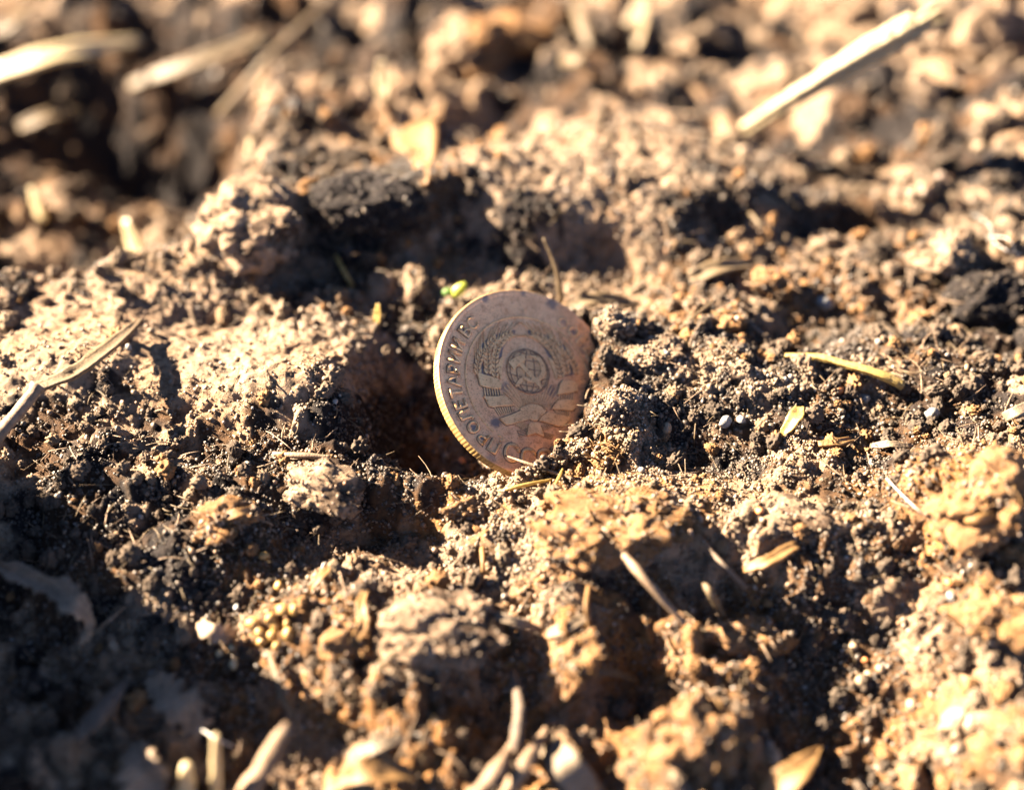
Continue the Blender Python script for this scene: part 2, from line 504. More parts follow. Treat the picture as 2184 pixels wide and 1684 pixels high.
def ribbon_data(path, widths, side, thick=0.12, fold=0.25, seed=0, ragged=0.1, nw=6):
    """a leaf or blade: width runs along 'side', folded along its middle, with real thickness and an uneven margin"""
    path = np.asarray(path); m = len(path)
    w = np.interp(np.linspace(0, 1, m), np.linspace(0, 1, len(widths)), widths)
    tan = np.gradient(path, axis=0); tan /= np.linalg.norm(tan, axis=1)[:, None]
    side = np.asarray(side, float)
    sd = side - tan * (tan @ side)[:, None]; sd /= np.linalg.norm(sd, axis=1)[:, None]
    nr = np.cross(sd, tan)
    q = np.linspace(-1, 1, nw + 1)
    top = []
    for i in range(m):
        j = 1 + ragged * vn2(np.array([i * 0.8 + seed, i * 0.8 + seed + 50]), np.array([seed * 1.0, seed * 2.0]), 41)
        ww = np.where(q < 0, j[0], j[1]) * w[i] * 0.5
        z = fold * w[i] * (np.abs(q) - 0.5) + 0.10 * w[i] * vn2(q * 1.5 + seed, np.full(nw + 1, i * 0.4), 42)
        top.append(path[i] + sd[i] * (q * ww)[:, None] + nr[i] * z[:, None])
    top = np.array(top)
    low = top - nr[:, None, :] * thick
    n1 = nw + 1
    V = np.vstack([top.reshape(-1, 3), low.reshape(-1, 3)]); o = m * n1
    F = []
    for i in range(m - 1):
        for j in range(nw):
            a = i * n1 + j
            F.append((a, a + 1, a + n1 + 1, a + n1)); F.append((o + a, o + a + n1, o + a + n1 + 1, o + a + 1))
        for j in (0, nw):
            a = i * n1 + j
            F.append((a, a + n1, o + a + n1, o + a) if j == 0 else (a + n1, a, o + a, o + a + n1))
    for j in range(nw):
        F.append((j + 1, j, o + j, o + j + 1)); a = (m - 1) * n1 + j; F.append((a, a + 1, o + a + 1, o + a))
    return V, F

_ico = {}
def ico(sub):
    if sub not in _ico:
        bm = bmesh.new(); bmesh.ops.create_icosphere(bm, subdivisions=sub, radius=1.0)
        bm.verts.ensure_lookup_table()
        _ico[sub] = (np.array([v.co[:] for v in bm.verts]), [tuple(v.index for v in f.verts) for f in bm.faces]); bm.free()
    return _ico[sub]

# ------------------------------------------------------------------ the ground
def axis(lo, hi, step, reach1, grow1, reach2, grow2):
    mid = list(np.arange(lo, hi + step / 2, step))
    for sgn, start in ((1, mid[-1]), (-1, mid[0])):
        p, d, out = start, step, []
        while abs(p - start) < reach2:
            d *= grow1 if abs(p - start) < reach1 else grow2
            p += sgn * d; out.append(p)
        mid = mid + out if sgn > 0 else out[::-1] + mid
    return np.array(mid)

gx = axis(-66, 66, 0.30, 110, 1.022, 30000, 1.22)
gy = axis(-64, 46, 0.30, 190, 1.014, 30000, 1.22)
GX, GY = np.meshgrid(gx, gy)
GZ = height(GX, GY)
keep = np.exp(-((np.hypot(GX, GY) / 500) ** 2))
GZ = GZ * keep + (1 - keep) * (-4 + 10 * fbm2(GX / 300, GY / 300, 2, 90) * np.clip(np.hypot(GX, GY) / 3000, 0, 1))
# small sideways shift so that crumbs undercut
near_w = np.exp(-((np.hypot(GX, GY) / 110) ** 4))
DX = 0.35 * vn2(GX / 1.1, GY / 1.1, 61) * near_w
DY = 0.35 * vn2(GX / 1.1, GY / 1.1, 62) * near_w
DZ = 0.16 * fbm2(GX / 0.7, GY / 0.7, 2, 63) * near_w
coin_d = np.exp(-((np.hypot(GX, GY) / 14) ** 4))
DX *= 1 - coin_d; DY *= 1 - coin_d
NX, NY = len(gx), len(gy)
co = np.stack([GX + DX, GY + DY, GZ + DZ], -1).reshape(-1, 3) * S
idx = np.arange(NX * NY).reshape(NY, NX)
quads = np.stack([idx[:-1, :-1], idx[:-1, 1:], idx[1:, 1:], idx[1:, :-1]], -1).reshape(-1, 4)
me = bpy.data.meshes.new('ground')
me.vertices.add(len(co)); me.vertices.foreach_set('co', co.ravel())
me.loops.add(quads.size); me.loops.foreach_set('vertex_index', quads.ravel().astype(np.int32))
me.polygons.add(len(quads)); me.polygons.foreach_set('loop_start', (np.arange(len(quads)) * 4).astype(np.int32))
me.update(calc_edges=True)
me.polygons.foreach_set('use_smooth', [True] * len(quads))

def peat_field(x, y):
    f = 0.0 * x
    for (px, py, r, a) in [(1330, 1110, 14, .9), (1000, 1080, 10, .8), (700, 1330, 12, .7), (1250, 1350, 14, .75), (1500, 1480, 14, .6), (2090, 1080, 14, .7),
                           (900, 1640, 14, .8), (1720, 640, 10, .6), (1480, 650, 7, .6), (1550, 1050, 9, .4), (1850, 1010, 9, .6), (870, 300, 14, .5), (480, 1120, 7, .5), (1700, 1640, 10, .7), (2150, 1580, 12, .7)]:
        c = G(px, py, 0)
        f = np.maximum(f, a * np.exp(-((x - c[0]) ** 2 + (y - c[1]) ** 2) / (r * r)))
    return np.clip(f * (0.75 + 0.9 * fbm2(x / 3.0, y / 3.0, 3, 71)) + 0.25 * fbm2(x / 6, y / 6, 2, 72) + 0.06 + 0.10 * sstep(-15, -35, y), 0, 1)

def damp_shade_field(x, y):
    f = 0.9 * fbm2(x / 11, y / 11, 3, 101) + 0.75 * fbm2(x / 3.6, y / 3.6, 3, 102) + 0.02  # random moist patches
    for (px, py, z, r1, r2, a) in [(890, 900, -4, 10, 9, 1.0), (1250, 840, 3, 6, 9, .8), (900, 500, 4, 20, 9, .5), (1700, 700, 1, 14, 7, .5), (1750, 1500, -8, 14, 9, .5), (250, 1350, -6, 26, 18, .5), (800, 1150, -5, 12, 6, .6), (330, 880, 1, 14, 4, .5), (1480, 930, 0, 8, 5, .6), (120, 220, -10, 34, 22, .7), (420, 120, -6, 26, 26, .6), (860, 70, -6, 26, 22, .7), (1560, 90, -4, 16, 18, .7), (1950, 270, 0, 26, 18, .7), (2090, 640, 2, 12, 10, .6), (150, 560, -10, 20, 12, .8), (300, 950, 0, 24, 6, .6), (1830, 440, 3, 22, 9, .6), (1830, 1440, -8, 16, 9, .6), (1640, 480, 3, 16, 7, .5), (1980, 930, 0, 9, 6, .5),  # black heap soil, plus shade painted into hollows, pits and bank
                                   (540, 800, 1, 20, 10, -1.2), (230, 730, 1, 22, 11, -.9), (1300, 290, 8, 30, 22, -.8), (1330, 1110, 0, 12, 7, -.7), (930, 1340, -5, 10, 6, -.6), (1400, 770, 4, 5, 6, -.7)]:  # negative: sunlit slopes and crests painted paler
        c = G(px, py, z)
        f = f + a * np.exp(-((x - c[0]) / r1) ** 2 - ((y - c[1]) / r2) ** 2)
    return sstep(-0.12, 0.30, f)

da = me.attributes.new('tone_down', 'FLOAT', 'POINT'); da.data.foreach_set('value', damp_shade_field(GX, GY).ravel().astype(np.float32))  # carries moist soil together with the painted shade and light
pa = me.attributes.new('peat', 'FLOAT', 'POINT'); pa.data.foreach_set('value', peat_field(GX, GY).ravel().astype(np.float32))
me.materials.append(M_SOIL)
ground = bpy.data.objects.new('ground', me); col.objects.link(ground)
tag(ground, 'dark crumbly sandy soil lit by low sun', 'soil', kind='structure')

# ------------------------------------------------------------------ scatter groups for sand and crumbs
def scatter_group(name, mat, variants):
    ng = bpy.data.node_groups.new(name, 'GeometryNodeTree')
    ng.interface.new_socket('Geometry', in_out='INPUT', socket_type='NodeSocketGeometry')
    ng.interface.new_socket('Geometry', in_out='OUTPUT', socket_type='NodeSocketGeometry')
    N, L = ng.nodes.new, ng.links.new
    gi = N('NodeGroupInput'); go = N('NodeGroupOutput')
    m2p = N('GeometryNodeMeshToPoints'); L(gi.outputs[0], m2p.inputs['Mesh'])
    join = N('GeometryNodeJoinGeometry')
    g2i = N('GeometryNodeGeometryToInstance')
    for k, (sub, sc, amt, shape) in enumerate(variants):
        icos = N('GeometryNodeMeshIcoSphere'); icos.inputs['Radius'].default_value = 1.0; icos.inputs['Subdivisions'].default_value = sub
        pos = N('GeometryNodeInputPosition')
        nz = N('ShaderNodeTexNoise'); nz.inputs['Scale'].default_value = sc; nz.inputs['Detail'].default_value = 4.0 if sub > 2 else 2.0
        off = N('ShaderNodeVectorMath'); off.operation = 'ADD'; off.inputs[1].default_value = (3.1 * k, 1.7 * k, 5.3 * k)
        L(pos.outputs[0], off.inputs[0]); L(off.outputs[0], nz.inputs['Vector'])
        mr = N('ShaderNodeMapRange'); mr.inputs['From Min'].default_value = 0.25; mr.inputs['From Max'].default_value = 0.75
        mr.inputs['To Min'].default_value = 1 - amt; mr.inputs['To Max'].default_value = 1 + amt
        L(nz.outputs[0], mr.inputs['Value'])
        vs = N('ShaderNodeVectorMath'); vs.operation = 'SCALE'; L(pos.outputs[0], vs.inputs[0]); L(mr.outputs[0], vs.inputs['Scale'])
        vm = N('ShaderNodeVectorMath'); vm.operation = 'MULTIPLY'; vm.inputs[1].default_value = shape; L(vs.outputs[0], vm.inputs[0])
        sp = N('GeometryNodeSetPosition'); L(icos.outputs['Mesh'], sp.inputs['Geometry']); L(vm.outputs[0], sp.inputs['Position'])
        ss = N('GeometryNodeSetShadeSmooth'); L(sp.outputs[0], ss.inputs[0])
        sm = N('GeometryNodeSetMaterial'); sm.inputs['Material'].default_value = mat; L(ss.outputs[0], sm.inputs['Geometry'])
        L(sm.outputs[0], g2i.inputs[0])
    iop = N('GeometryNodeInstanceOnPoints'); iop.inputs['Pick Instance'].default_value = True
    L(m2p.outputs[0], iop.inputs['Points']); L(g2i.outputs[0], iop.inputs['Instance'])
    def named(nm, typ):
        a = N('GeometryNodeInputNamedAttribute'); a.data_type = typ; a.inputs['Name'].default_value = nm
        return a.outputs[0]
    L(named('pick', 'INT'), iop.inputs['Instance Index'])
    L(named('rot', 'FLOAT_VECTOR'), iop.inputs['Rotation'])
    L(named('sc', 'FLOAT_VECTOR'), iop.inputs['Scale'])
    L(iop.outputs[0], go.inputs[0])
    return ng

NG_SAND = scatter_group('sand_scatter', M_GRAIN, [(2, 1.2, 0.28, (1, 0.85, 0.75)), (2, 1.6, 0.35, (1, 0.9, 0.7)), (2, 1.0, 0.22, (1, 1, 0.9)), (2, 1.9, 0.4, (1.15, 0.75, 0.65))])
NG_CRUMB = scatter_group('crumb_scatter', M_CRUMB, [(4, 2.2, 0.55, (1, 0.9, 0.75)), (4, 3.0, 0.6, (1, 0.8, 0.7)), (4, 1.8, 0.5, (1, 1, 0.8)), (4, 3.6, 0.6, (1.2, 0.8, 0.6))])

def scatter_obj(name, pts, sizes, tones, group, parent=None, origin=None, nvar=4):
    o_ = np.asarray(origin if origin is not None else (0, 0, 0), float)
    n = len(pts)
    m = bpy.data.meshes.new(name)
    m.vertices.add(n); m.vertices.foreach_set('co', ((pts - o_) * S).ravel())
    a = m.attributes.new('pick', 'INT', 'POINT'); a.data.foreach_set('value', RNG.integers(0, nvar, n).astype(np.int32))
    a = m.attributes.new('rot', 'FLOAT_VECTOR', 'POINT'); a.data.foreach_set('vector', (RNG.random((n, 3)) * 6.283).ravel().astype(np.float32))
    a = m.attributes.new('sc', 'FLOAT_VECTOR', 'POINT'); a.data.foreach_set('vector', np.repeat(sizes * S, 3).astype(np.float32))
    a = m.attributes.new('tone', 'FLOAT', 'POINT'); a.data.foreach_set('value', tones.astype(np.float32))
    m.update()
    ob = bpy.data.objects.new(name, m); col.objects.link(ob)
    mod = ob.modifiers.new('scatter', 'NODES'); mod.node_group = group
    if parent is not None:
        ob.parent = parent; ob.location = Vector(o_ * S) - parent.location
    else:
        ob.location = Vector(o_ * S)
    return ob

def ground_points(n, x0, x1, y0, y1, clump=0.0):
    x = RNG.uniform(x0, x1, n); y = RNG.uniform(y0, y1, n)
    # only what the camera could plausibly see, with a margin
    half = 62 + 0.42 * (y + 62)
    k = np.abs(x) < half
    if clump: k &= (fbm2(x / 5.0, y / 5.0, 3, 81) + RNG.uniform(-1, 1, n) * 0.8) > clump
    cm = 1.0
    for (cx, cy, r1, r2, a_) in SMOOTH: cm = cm * (1 - 0.9 * a_ * np.exp(-((x - cx) / r1) ** 2 - ((y - cy) / r2) ** 2))
    k &= RNG.random(n) < cm
    x = x[k]; y = y[k]
    z = height(x, y) + 0.16 * fbm2(x / 0.7, y / 0.7, 2, 63) * np.exp(-((np.hypot(x, y) / 110) ** 4))
    return np.stack([x, y, z], -1)

def soil_tone(P, hi, orange):
    """grains take the tone of the soil they lie on: dark where it is moist and where shade is painted, orange in peat, now and then a pale one"""
    d = damp_shade_field(P[:, 0], P[:, 1]); pt = peat_field(P[:, 0], P[:, 1]); r = RNG.random(len(P))
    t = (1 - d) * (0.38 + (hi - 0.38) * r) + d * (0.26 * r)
    t = np.where((RNG.random(len(P)) < pt * 0.7), orange, t)
    return np.where(RNG.random(len(P)) < 0.035, min(1.0, hi + 0.06), t)

def off_coin(P, rad):
    d = P - COIN_C
    u = d @ CU; v = d @ CV; w = d @ CN
    r = np.hypot(u, v)
    return ~((r < R_COIN + rad + 0.2) & (w > -1.6 - rad) & (w < rad + 0.02))

P = np.vstack([ground_points(150000, -75, 75, -66, 62, -0.6), ground_points(110000, -45, 45, -40, 45, -0.4), ground_points(5000, -125, 125, 55, 165)])
sz = np.exp(RNG.normal(math.log(0.115), 0.50, len(P))); sz = np.clip(sz, 0.055, 0.5)
sz = np.where(P[:, 1] > 60, sz * 2.2, sz)
P[:, 2] += sz * RNG.uniform(-0.2, 0.7, len(P))
k = off_coin(P, sz); P = P[k]; sz = sz[k]
n_ = 700                                            # grains that cling to the face and edge of the coin
aa = RNG.uniform(0, 6.283, n_); rr0 = R_COIN * np.sqrt(RNG.random(n_))
uu, vv = rr0 * np.cos(aa) / R_COIN, rr0 * np.sin(aa) / R_COIN
kk = RNG.random(n_) < np.exp(-np.maximum(0, np.interp(vv, UB_V, UB_U) - uu) / 0.09) + 0.025
Q = COIN_C + np.outer(uu * R_COIN, CU) + np.outer(vv * R_COIN, CV) + np.outer(np.full(n_, -0.08), CN)
P = np.vstack([P, Q[kk]]); sz = np.r_[sz, np.clip(np.exp(RNG.normal(math.log(0.075), 0.4, kk.sum())), 0.03, 0.2)]
tag(scatter_obj('sand_grains', P, sz, soil_tone(P, 0.94, 0.80), NG_SAND), 'loose sand grains strewn over the whole soil surface', 'sand', kind='stuff')

P = np.vstack([ground_points(6500, -75, 75, -66, 62, -0.1), ground_points(260, -125, 125, 55, 165)])
sz = np.exp(RNG.normal(math.log(0.62), 0.40, len(P))); sz = np.clip(sz, 0.3, 1.25)
sz = np.where(P[:, 1] > 60, sz * 1.9, sz)
P[:, 2] += sz * RNG.uniform(0.0, 0.6, len(P))
k = off_coin(P, sz * 1.2); P = P[k]; sz = sz[k]
tag(scatter_obj('soil_crumbs', P, sz, soil_tone(P, 0.75, 1.0), NG_CRUMB), 'small soil crumbs lying all over the ground', 'crumbs', kind='stuff')

# fine rootlets and plant hairs: nobody could count them
def fibre_mass(name, n, mat, region, lens, rad, seed, label, cat):
    rg = np.random.default_rng(seed)
    V, F = [], []; base = 0
    P = ground_points(n, *region)
    for c in P:
        L = rg.uniform(*lens); a = rg.uniform(0, 6.283); up = rg.uniform(-0.1, 0.55)
        d = np.array([math.cos(a), math.sin(a), up]); bend = rg.normal(0, 0.35, 3)
        t = np.linspace(-0.5, 0.5, 6)[:, None]
        path = c + [0, 0, 0.25] + d * L * t + bend * L * (t * t - 0.1)
        if not off_coin(path, np.full(6, 0.5)).all(): continue
        v, f = tube_data(path, [rad * 0.7, rad, rad * 0.4], 4, seed + base % 97)
        V.append(v); F += [tuple(i + base for i in q) for q in f]; base += len(v)
    return tag(mesh_obj(name, np.vstack(V), F, mat), label, cat, kind='stuff')

fibre_mass('plant_fibres', 1500, M_DRY, (-60, 60, -62, 60), (1.5, 5.5), 0.085, 3, 'fine pale plant fibres scattered through the soil', 'fibres')
fibre_mass('rootlets', 1100, M_TWIG, (-60, 60, -62, 60), (1.5, 6.0), 0.10, 4, 'fine brown rootlets scattered through the soil', 'rootlets')

# ------------------------------------------------------------------ the coin
def coin_material(name, lo, hi, metal, rough_, spots=False):
    m, nt, b = new_mat(name)
    v = mm_coords(nt)
    c = ramp(nt, noise(nt, v, 0.35, 4, 0.6), [(0.3, lo), (0.65, hi)])
    sp = noise(nt, v, 5.0, 3, 0.6)
    c = mix(nt, ramp(nt, sp, [(0.56, (0, 0, 0)), (0.66, (0.75, 0.75, 0.75))]), c, (lo[0] * 0.42, lo[1] * 0.36, lo[2] * 0.34))
    c = mix(nt, ramp(nt, noise(nt, v, 0.85, 5, 0.7), [(0.52, (0, 0, 0)), (0.70, (0.75, 0.75, 0.75))]), c, (lo[0] * 0.52, lo[1] * 0.42, lo[2] * 0.36))
    if spots:
        warp = nt.nodes.new('ShaderNodeTexNoise'); warp.inputs['Scale'].default_value = 1.6
        nt.links.new(v, warp.inputs['Vector'])
        for (su, sv, sr, amt) in spots:
            d = nt.nodes.new('ShaderNodeVectorMath'); d.operation = 'DISTANCE'
            nt.links.new(v, d.inputs[0]); d.inputs[1].default_value = (su * R_COIN, sv * R_COIN, 0)
            add = nt.nodes.new('ShaderNodeMath'); add.operation = 'MULTIPLY_ADD'; add.inputs[1].default_value = sr * 1.4
            nt.links.new(warp.outputs[0], add.inputs[0]); nt.links.new(d.outputs['Value'], add.inputs[2])
            mr = nt.nodes.new('ShaderNodeMapRange'); mr.interpolation_type = 'SMOOTHSTEP'
            mr.inputs['From Min'].default_value = sr * 1.15; mr.inputs['From Max'].default_value = sr * 2.1
            mr.inputs['To Min'].default_value = amt; mr.inputs['To Max'].default_value = 0
            nt.links.new(add.outputs[0], mr.inputs['Value'])
            c = mix(nt, mr.outputs[0], c, (0.075, 0.068, 0.068))
    nt.links.new(c, b.inputs['Base Color'])
    b.inputs['Metallic'].default_value = metal
    rr = nt.nodes.new('ShaderNodeMapRange'); rr.inputs['From Min'].default_value = 0.3; rr.inputs['From Max'].default_value = 0.7; rr.inputs['To Min'].default_value = rough_ - 0.14; rr.inputs['To Max'].default_value = rough_ + 0.2
    nt.links.new(noise(nt, v, 0.6, 5, 0.7), rr.inputs['Value']); nt.links.new(rr.outputs[0], b.inputs['Roughness'])
    bump(nt, b, noise(nt, v, 7, 4, 0.7), 0.00005, 0.6)
    return m

SPOTS = [(-0.443, -0.415, 0.75, .85), (-0.356, 0.884, 0.5, .8), (0.075, 0.965, 0.4, .7), (0.397, 0.861, 0.8, .75), (0.50, 0.66, 0.6, .5), (0.30, 0.455, 0.7, .6), (0.246, -0.091, 0.8, .7), (-0.28, -0.05, 0.7, .5),
         (0.60, 0.53, 0.45, .7), (0.68, 0.36, 0.7, .55), (0.1, -0.70, 1.0, .5), (0.02, -0.85, 0.8, .4), (-0.55, -0.78, 0.7, .45), (0.30, -0.62, 1.1, .55), (0.52, -0.42, 1.0, .5), (0.62, -0.15, 0.9, .45), (-0.2, -0.9, 1.0, .5), (0.72, 0.15, 0.8, .45), (-0.9, -0.3, 0.5, .3)]
M_COIN = coin_material('bronze', (0.62, 0.30, 0.128), (0.76, 0.40, 0.185), 0.35, 0.45, SPOTS)
M_RELIEF = coin_material('bronze_relief', (0.62, 0.325, 0.13), (0.75, 0.43, 0.185), 0.4, 0.4)
M_EDGE = coin_material('brass_edge', (0.22, 0.13, 0.04), (0.36, 0.24, 0.09), 0.5, 0.45)
M_GLOBE = coin_material('globe_bronze', (0.54, 0.27, 0.105), (0.65, 0.345, 0.145), 0.35, 0.45)
M_LINE = coin_material('dull_line', (0.16, 0.09, 0.05), (0.24, 0.14, 0.08), 0.2, 0.6)
M_PATINA = coin_material('patina', (0.14, 0.10, 0.08), (0.22, 0.155, 0.115), 0.2, 0.6)

coin = bpy.data.objects.new('coin', None)
coin.empty_display_size = 0.01
col.objects.link(coin)
coin.matrix_world = Matrix(((CU[0], CV[0], CN[0], COIN_C[0] * S), (CU[1], CV[1], CN[1], COIN_C[1] * S), (CU[2], CV[2], CN[2], COIN_C[2] * S), (0, 0, 0, 1)))
tag(coin, 'worn bronze coin with raised emblem and Cyrillic letters standing half buried in soil', 'coin')

FIELD = -0.13
def coin_part(name, verts, faces, mat=None, smooth=False, parent=None):
    o = mesh_obj(name, verts, faces, mat or M_RELIEF, None, smooth)
    o.parent = parent or coin
    return o

NS = 600
th = np.linspace(0, 2 * math.pi, NS, endpoint=False)
def ring_surface(name, prof, mat):
    """prof: list of (radius, height, reeded share)"""
    V = []
    for (r, zz, q) in prof:
        rr_ = r - q * 0.07 * (0.5 + 0.5 * np.cos(th * 150)) - 0.03 * np.abs(vn2(np.cos(th) * 9, np.sin(th) * 9, 99)) * (q > 0)
        V.append(np.stack([rr_ * np.cos(th), rr_ * np.sin(th), np.full(NS, zz) + 0.012 * vn2(np.cos(th) * 14, np.sin(th) * 14, 98)], -1))
    F = []
    for i in range(len(prof) - 1):
        for j in range(NS):
            F.append((i * NS + j, i * NS + (j + 1) % NS, (i + 1) * NS + (j + 1) % NS, (i + 1) * NS + j))
    V = np.vstack(V)
    return V, F
V, F = ring_surface('face', [(12.38, 0.0, 0), (12.30, 0.02, 0), (12.05, 0.02, 0), (11.82, FIELD + 0.03, 0), (11.7, FIELD, 0), (8, FIELD, 0), (4, FIELD, 0), (0.02, FIELD, 0)], None)
F.append(tuple(range(7 * NS, 8 * NS)))
coin_part('face', V, F, M_COIN, True)
V, F = ring_surface('edge', [(12.38, 0.0, 0), (12.5, -0.10, 0.6), (12.52, -0.2, 1), (12.52, -1.30, 1), (12.5, -1.4, 0.6), (12.35, -1.5, 0)], None)
F = [tuple(reversed(f)) for f in F]
coin_part('edge', V, F, M_EDGE, True)
V, F = ring_surface('back', [(12.35, -1.5, 0), (11.8, -1.5, 0), (11.6, -1.38, 0), (6, -1.38, 0), (0.02, -1.38, 0)], None)
F = [tuple(reversed(f)) for f in F]; F.append(tuple(reversed(range(4 * NS, 5 * NS))))
coin_part('reverse', V, F, M_COIN, True)

from mathutils.geometry import tessellate_polygon
def chaikin(p, k=1):
    p = np.asarray(p, float)
    for _ in range(k):
        q = np.roll(p, -1, 0)
        p = np.stack([p * 0.75 + q * 0.25, p * 0.25 + q * 0.75], 1).reshape(-1, 2)
    return p

def relief_data(poly, h, inset=0.10, z0=FIELD - 0.02, scale=R_COIN, dome=0.0):
    """a raised plate with a sloping edge; poly in coin radii"""
    p = np.asarray(poly, float) * scale
    area = 0.5 * np.sum(p[:, 0] * np.roll(p[:, 1], -1) - np.roll(p[:, 0], -1) * p[:, 1])
    if area < 0: p = p[::-1]
    n = len(p)
    e = np.roll(p, -1, 0) - p; e /= np.linalg.norm(e, axis=1)[:, None] + 1e-9
    nrm = np.stack([-e[:, 1], e[:, 0]], -1)
    vn_ = nrm + np.roll(nrm, 1, 0); vn_ /= np.linalg.norm(vn_, axis=1)[:, None] + 1e-6
    q = p + vn_ * inset
    cz = z0 + 0.02 + h
    V = [(*a, z0) for a in p] + [(*a, cz - 0.03) for a in p + vn_ * inset * 0.35] + [(*a, cz) for a in q]
    F = []
    for L in (0, 1):
        for j in range(n):
            F.append((L * n + j, L * n + (j + 1) % n, (L + 1) * n + (j + 1) % n, (L + 1) * n + j))
    tris = tessellate_polygon([[Vector((a[0], a[1], 0)) for a in q]])
    for t in tris:
        a, b, c = (q[i] for i in t)
        if (b[0] - a[0]) * (c[1] - a[1]) - (b[1] - a[1]) * (c[0] - a[0]) < 0: t = (t[0], t[2], t[1])
        F.append(tuple(2 * n + i for i in t))
    return np.array(V), F

def relief(name, poly, h, k=1, inset=0.10, mat=None, parent=None, z0=FIELD - 0.02):
    V, F = relief_data(chaikin(poly, k) if k else poly, h, inset, z0)
    return coin_part(name, V, F, mat, False, parent)

def foot_outline(poly, out=0.013):
    """a dark line along the foot of a raised piece"""
    p = np.asarray(poly, float)
    area = 0.5 * np.sum(p[:, 0] * np.roll(p[:, 1], -1) - np.roll(p[:, 0], -1) * p[:, 1])
    if area < 0: p = p[::-1]
    e = np.roll(p, -1, 0) - p; e /= np.linalg.norm(e, axis=1)[:, None] + 1e-9
    nn = np.stack([e[:, 1], -e[:, 0]], -1); vv_ = nn + np.roll(nn, 1, 0); vv_ /= np.linalg.norm(vv_, axis=1)[:, None] + 1e-6
    relief('dark_outline', p + vv_ * out, 0.014, 0, 0.01, M_LINE)

def line_poly(pts, w):
    """a closed outline of width w around a polyline (coin radii)"""
    p = smooth_path(np.c_[np.asarray(pts, float), np.zeros(len(pts))], max(6, 5 * len(pts)))[:, :2]
    t = np.gradient(p, axis=0); t /= np.linalg.norm(t, axis=1)[:, None]
    nn = np.stack([-t[:, 1], t[:, 0]], -1)
    ww = (np.asarray(w) if np.ndim(w) else np.full(len(p), w))
    if np.ndim(w): ww = np.interp(np.linspace(0, 1, len(p)), np.linspace(0, 1, len(w)), w)
    return np.vstack([p + nn * ww[:, None] / 2, (p - nn * ww[:, None] / 2)[::-1]])

mir = lambda pts: [(-a - 0.01, b) for (a, b) in pts]

# ring round the emblem, open at the bottom, with a small curl at each end
ang = np.radians(np.linspace(-52, 232, 120))
arc = [(0.70 * math.cos(a), 0.70 * math.sin(a)) for a in ang]
V, F = relief_data(line_poly(arc[::3], 0.018), 0.10, 0.05)
coin_part('ring_line', V, F)
CURL = [(-0.434, -0.545), (-0.394, -0.574), (-0.384, -0.597), (-0.412, -0.606), (-0.423, -0.59)]
for pts in (CURL, mir(CURL)): relief('ring_curl', line_poly(pts, 0.018), 0.10, 0, 0.05)

# ribbons of the wreath
RIB = [
    [(-0.575, 0.086), (-0.56, -0.035), (-0.526, -0.055), (-0.399, -0.076), (-0.334, -0.073), (-0.318, -0.015), (-0.362, 0.033), (-0.407, 0.049), (-0.51, 0.077), (-0.541, 0.096)],
    [(-0.54, -0.149), (-0.417, -0.152), (-0.307, -0.14), (-0.26, -0.188), (-0.215, -0.242), (-0.23, -0.252), (-0.359, -0.257), (-0.454, -0.268), (-0.499, -0.254), (-0.514, -0.2)],
    [(-0.394, -0.381), (-0.285, -0.347), (-0.163, -0.303), (-0.1, -0.335), (-0.061, -0.393), (-0.182, -0.423), (-0.328, -0.454), (-0.367, -0.422)],
    [(0.027, -0.409), (0.07, -0.362), (0.147, -0.314), (0.254, -0.34), (0.413, -0.371), (0.382, -0.409), (0.282, -0.482), (0.212, -0.465), (0.1, -0.426)],
    [(0.189, -0.289), (0.278, -0.195), (0.385, -0.185), (0.476, -0.195), (0.475, -0.28), (0.427, -0.312), (0.331, -0.299)],
    [(0.284, -0.136), (0.327, -0.032), (0.371, 0.021), (0.491, 0.015), (0.549, -0.018), (0.52, -0.104), (0.395, -0.127)],
]
for r_ in RIB: relief('ribbon', r_, 0.26, 0, 0.07); foot_outline(r_, 0.009)
relief('ribbon_knot', [(-0.086, -0.431), (-0.033, -0.422), (0.024, -0.428), (0.045, -0.47), (0.057, -0.521), (0.067, -0.585), (0.017, -0.559), (-0.021, -0.539), (-0.072, -0.558), (-0.135, -0.569), (-0.099, -0.469)], 0.28, 1, 0.09)
relief('rising_sun', [(-0.175, -0.287), (-0.127, -0.261), (-0.076, -0.239), (-0.019, -0.231), (0.042, -0.236), (0.093, -0.262), (0.147, -0.311), (0.046, -0.381), (0.02, -0.412), (-0.068, -0.405), (-0.112, -0.341)], 0.20, 1, 0.09)
# sheaf stalks showing between the ribbons
def stalks(a, b, c, d, n):
    """n bars from edge a-b to edge c-d, on a dark bed"""
    a, b, c, d = map(np.array, (a, b, c, d))
    relief('stalk_bed', [a, b, d, c], 0.035, 0, 0.03, M_PATINA)
    for i in range(n):
        t = (i + 0.5) / n
        p, q = a + (b - a) * t, c + (d - c) * t
        relief('stalk', line_poly([p, (p + q) / 2, q], np.linalg.norm(b - a) / n * 0.55), 0.14, 0, 0.02)
stalks((-0.53, -0.06), (-0.335, -0.075), (-0.53, -0.145), (-0.33, -0.14), 7)
stalks((-0.445, -0.268), (-0.235, -0.25), (-0.40, -0.35), (-0.235, -0.31), 8)
stalks((-0.255, -0.442), (-0.157, -0.49), (-0.138, -0.414), (-0.09, -0.469), 5)
stalks((0.048, -0.451), (0.065, -0.515), (0.127, -0.429), (0.204, -0.469), 5)
stalks((-0.226, -0.502), (-0.204, -0.575), (-0.099, -0.469), (-0.12, -0.557), 5)
stalks((0.183, -0.551), (0.155, -0.599), (0.062, -0.515), (0.067, -0.585), 5)
stalks((0.30, -0.135), (0.50, -0.11), (0.29, -0.19), (0.47, -0.19), 7)
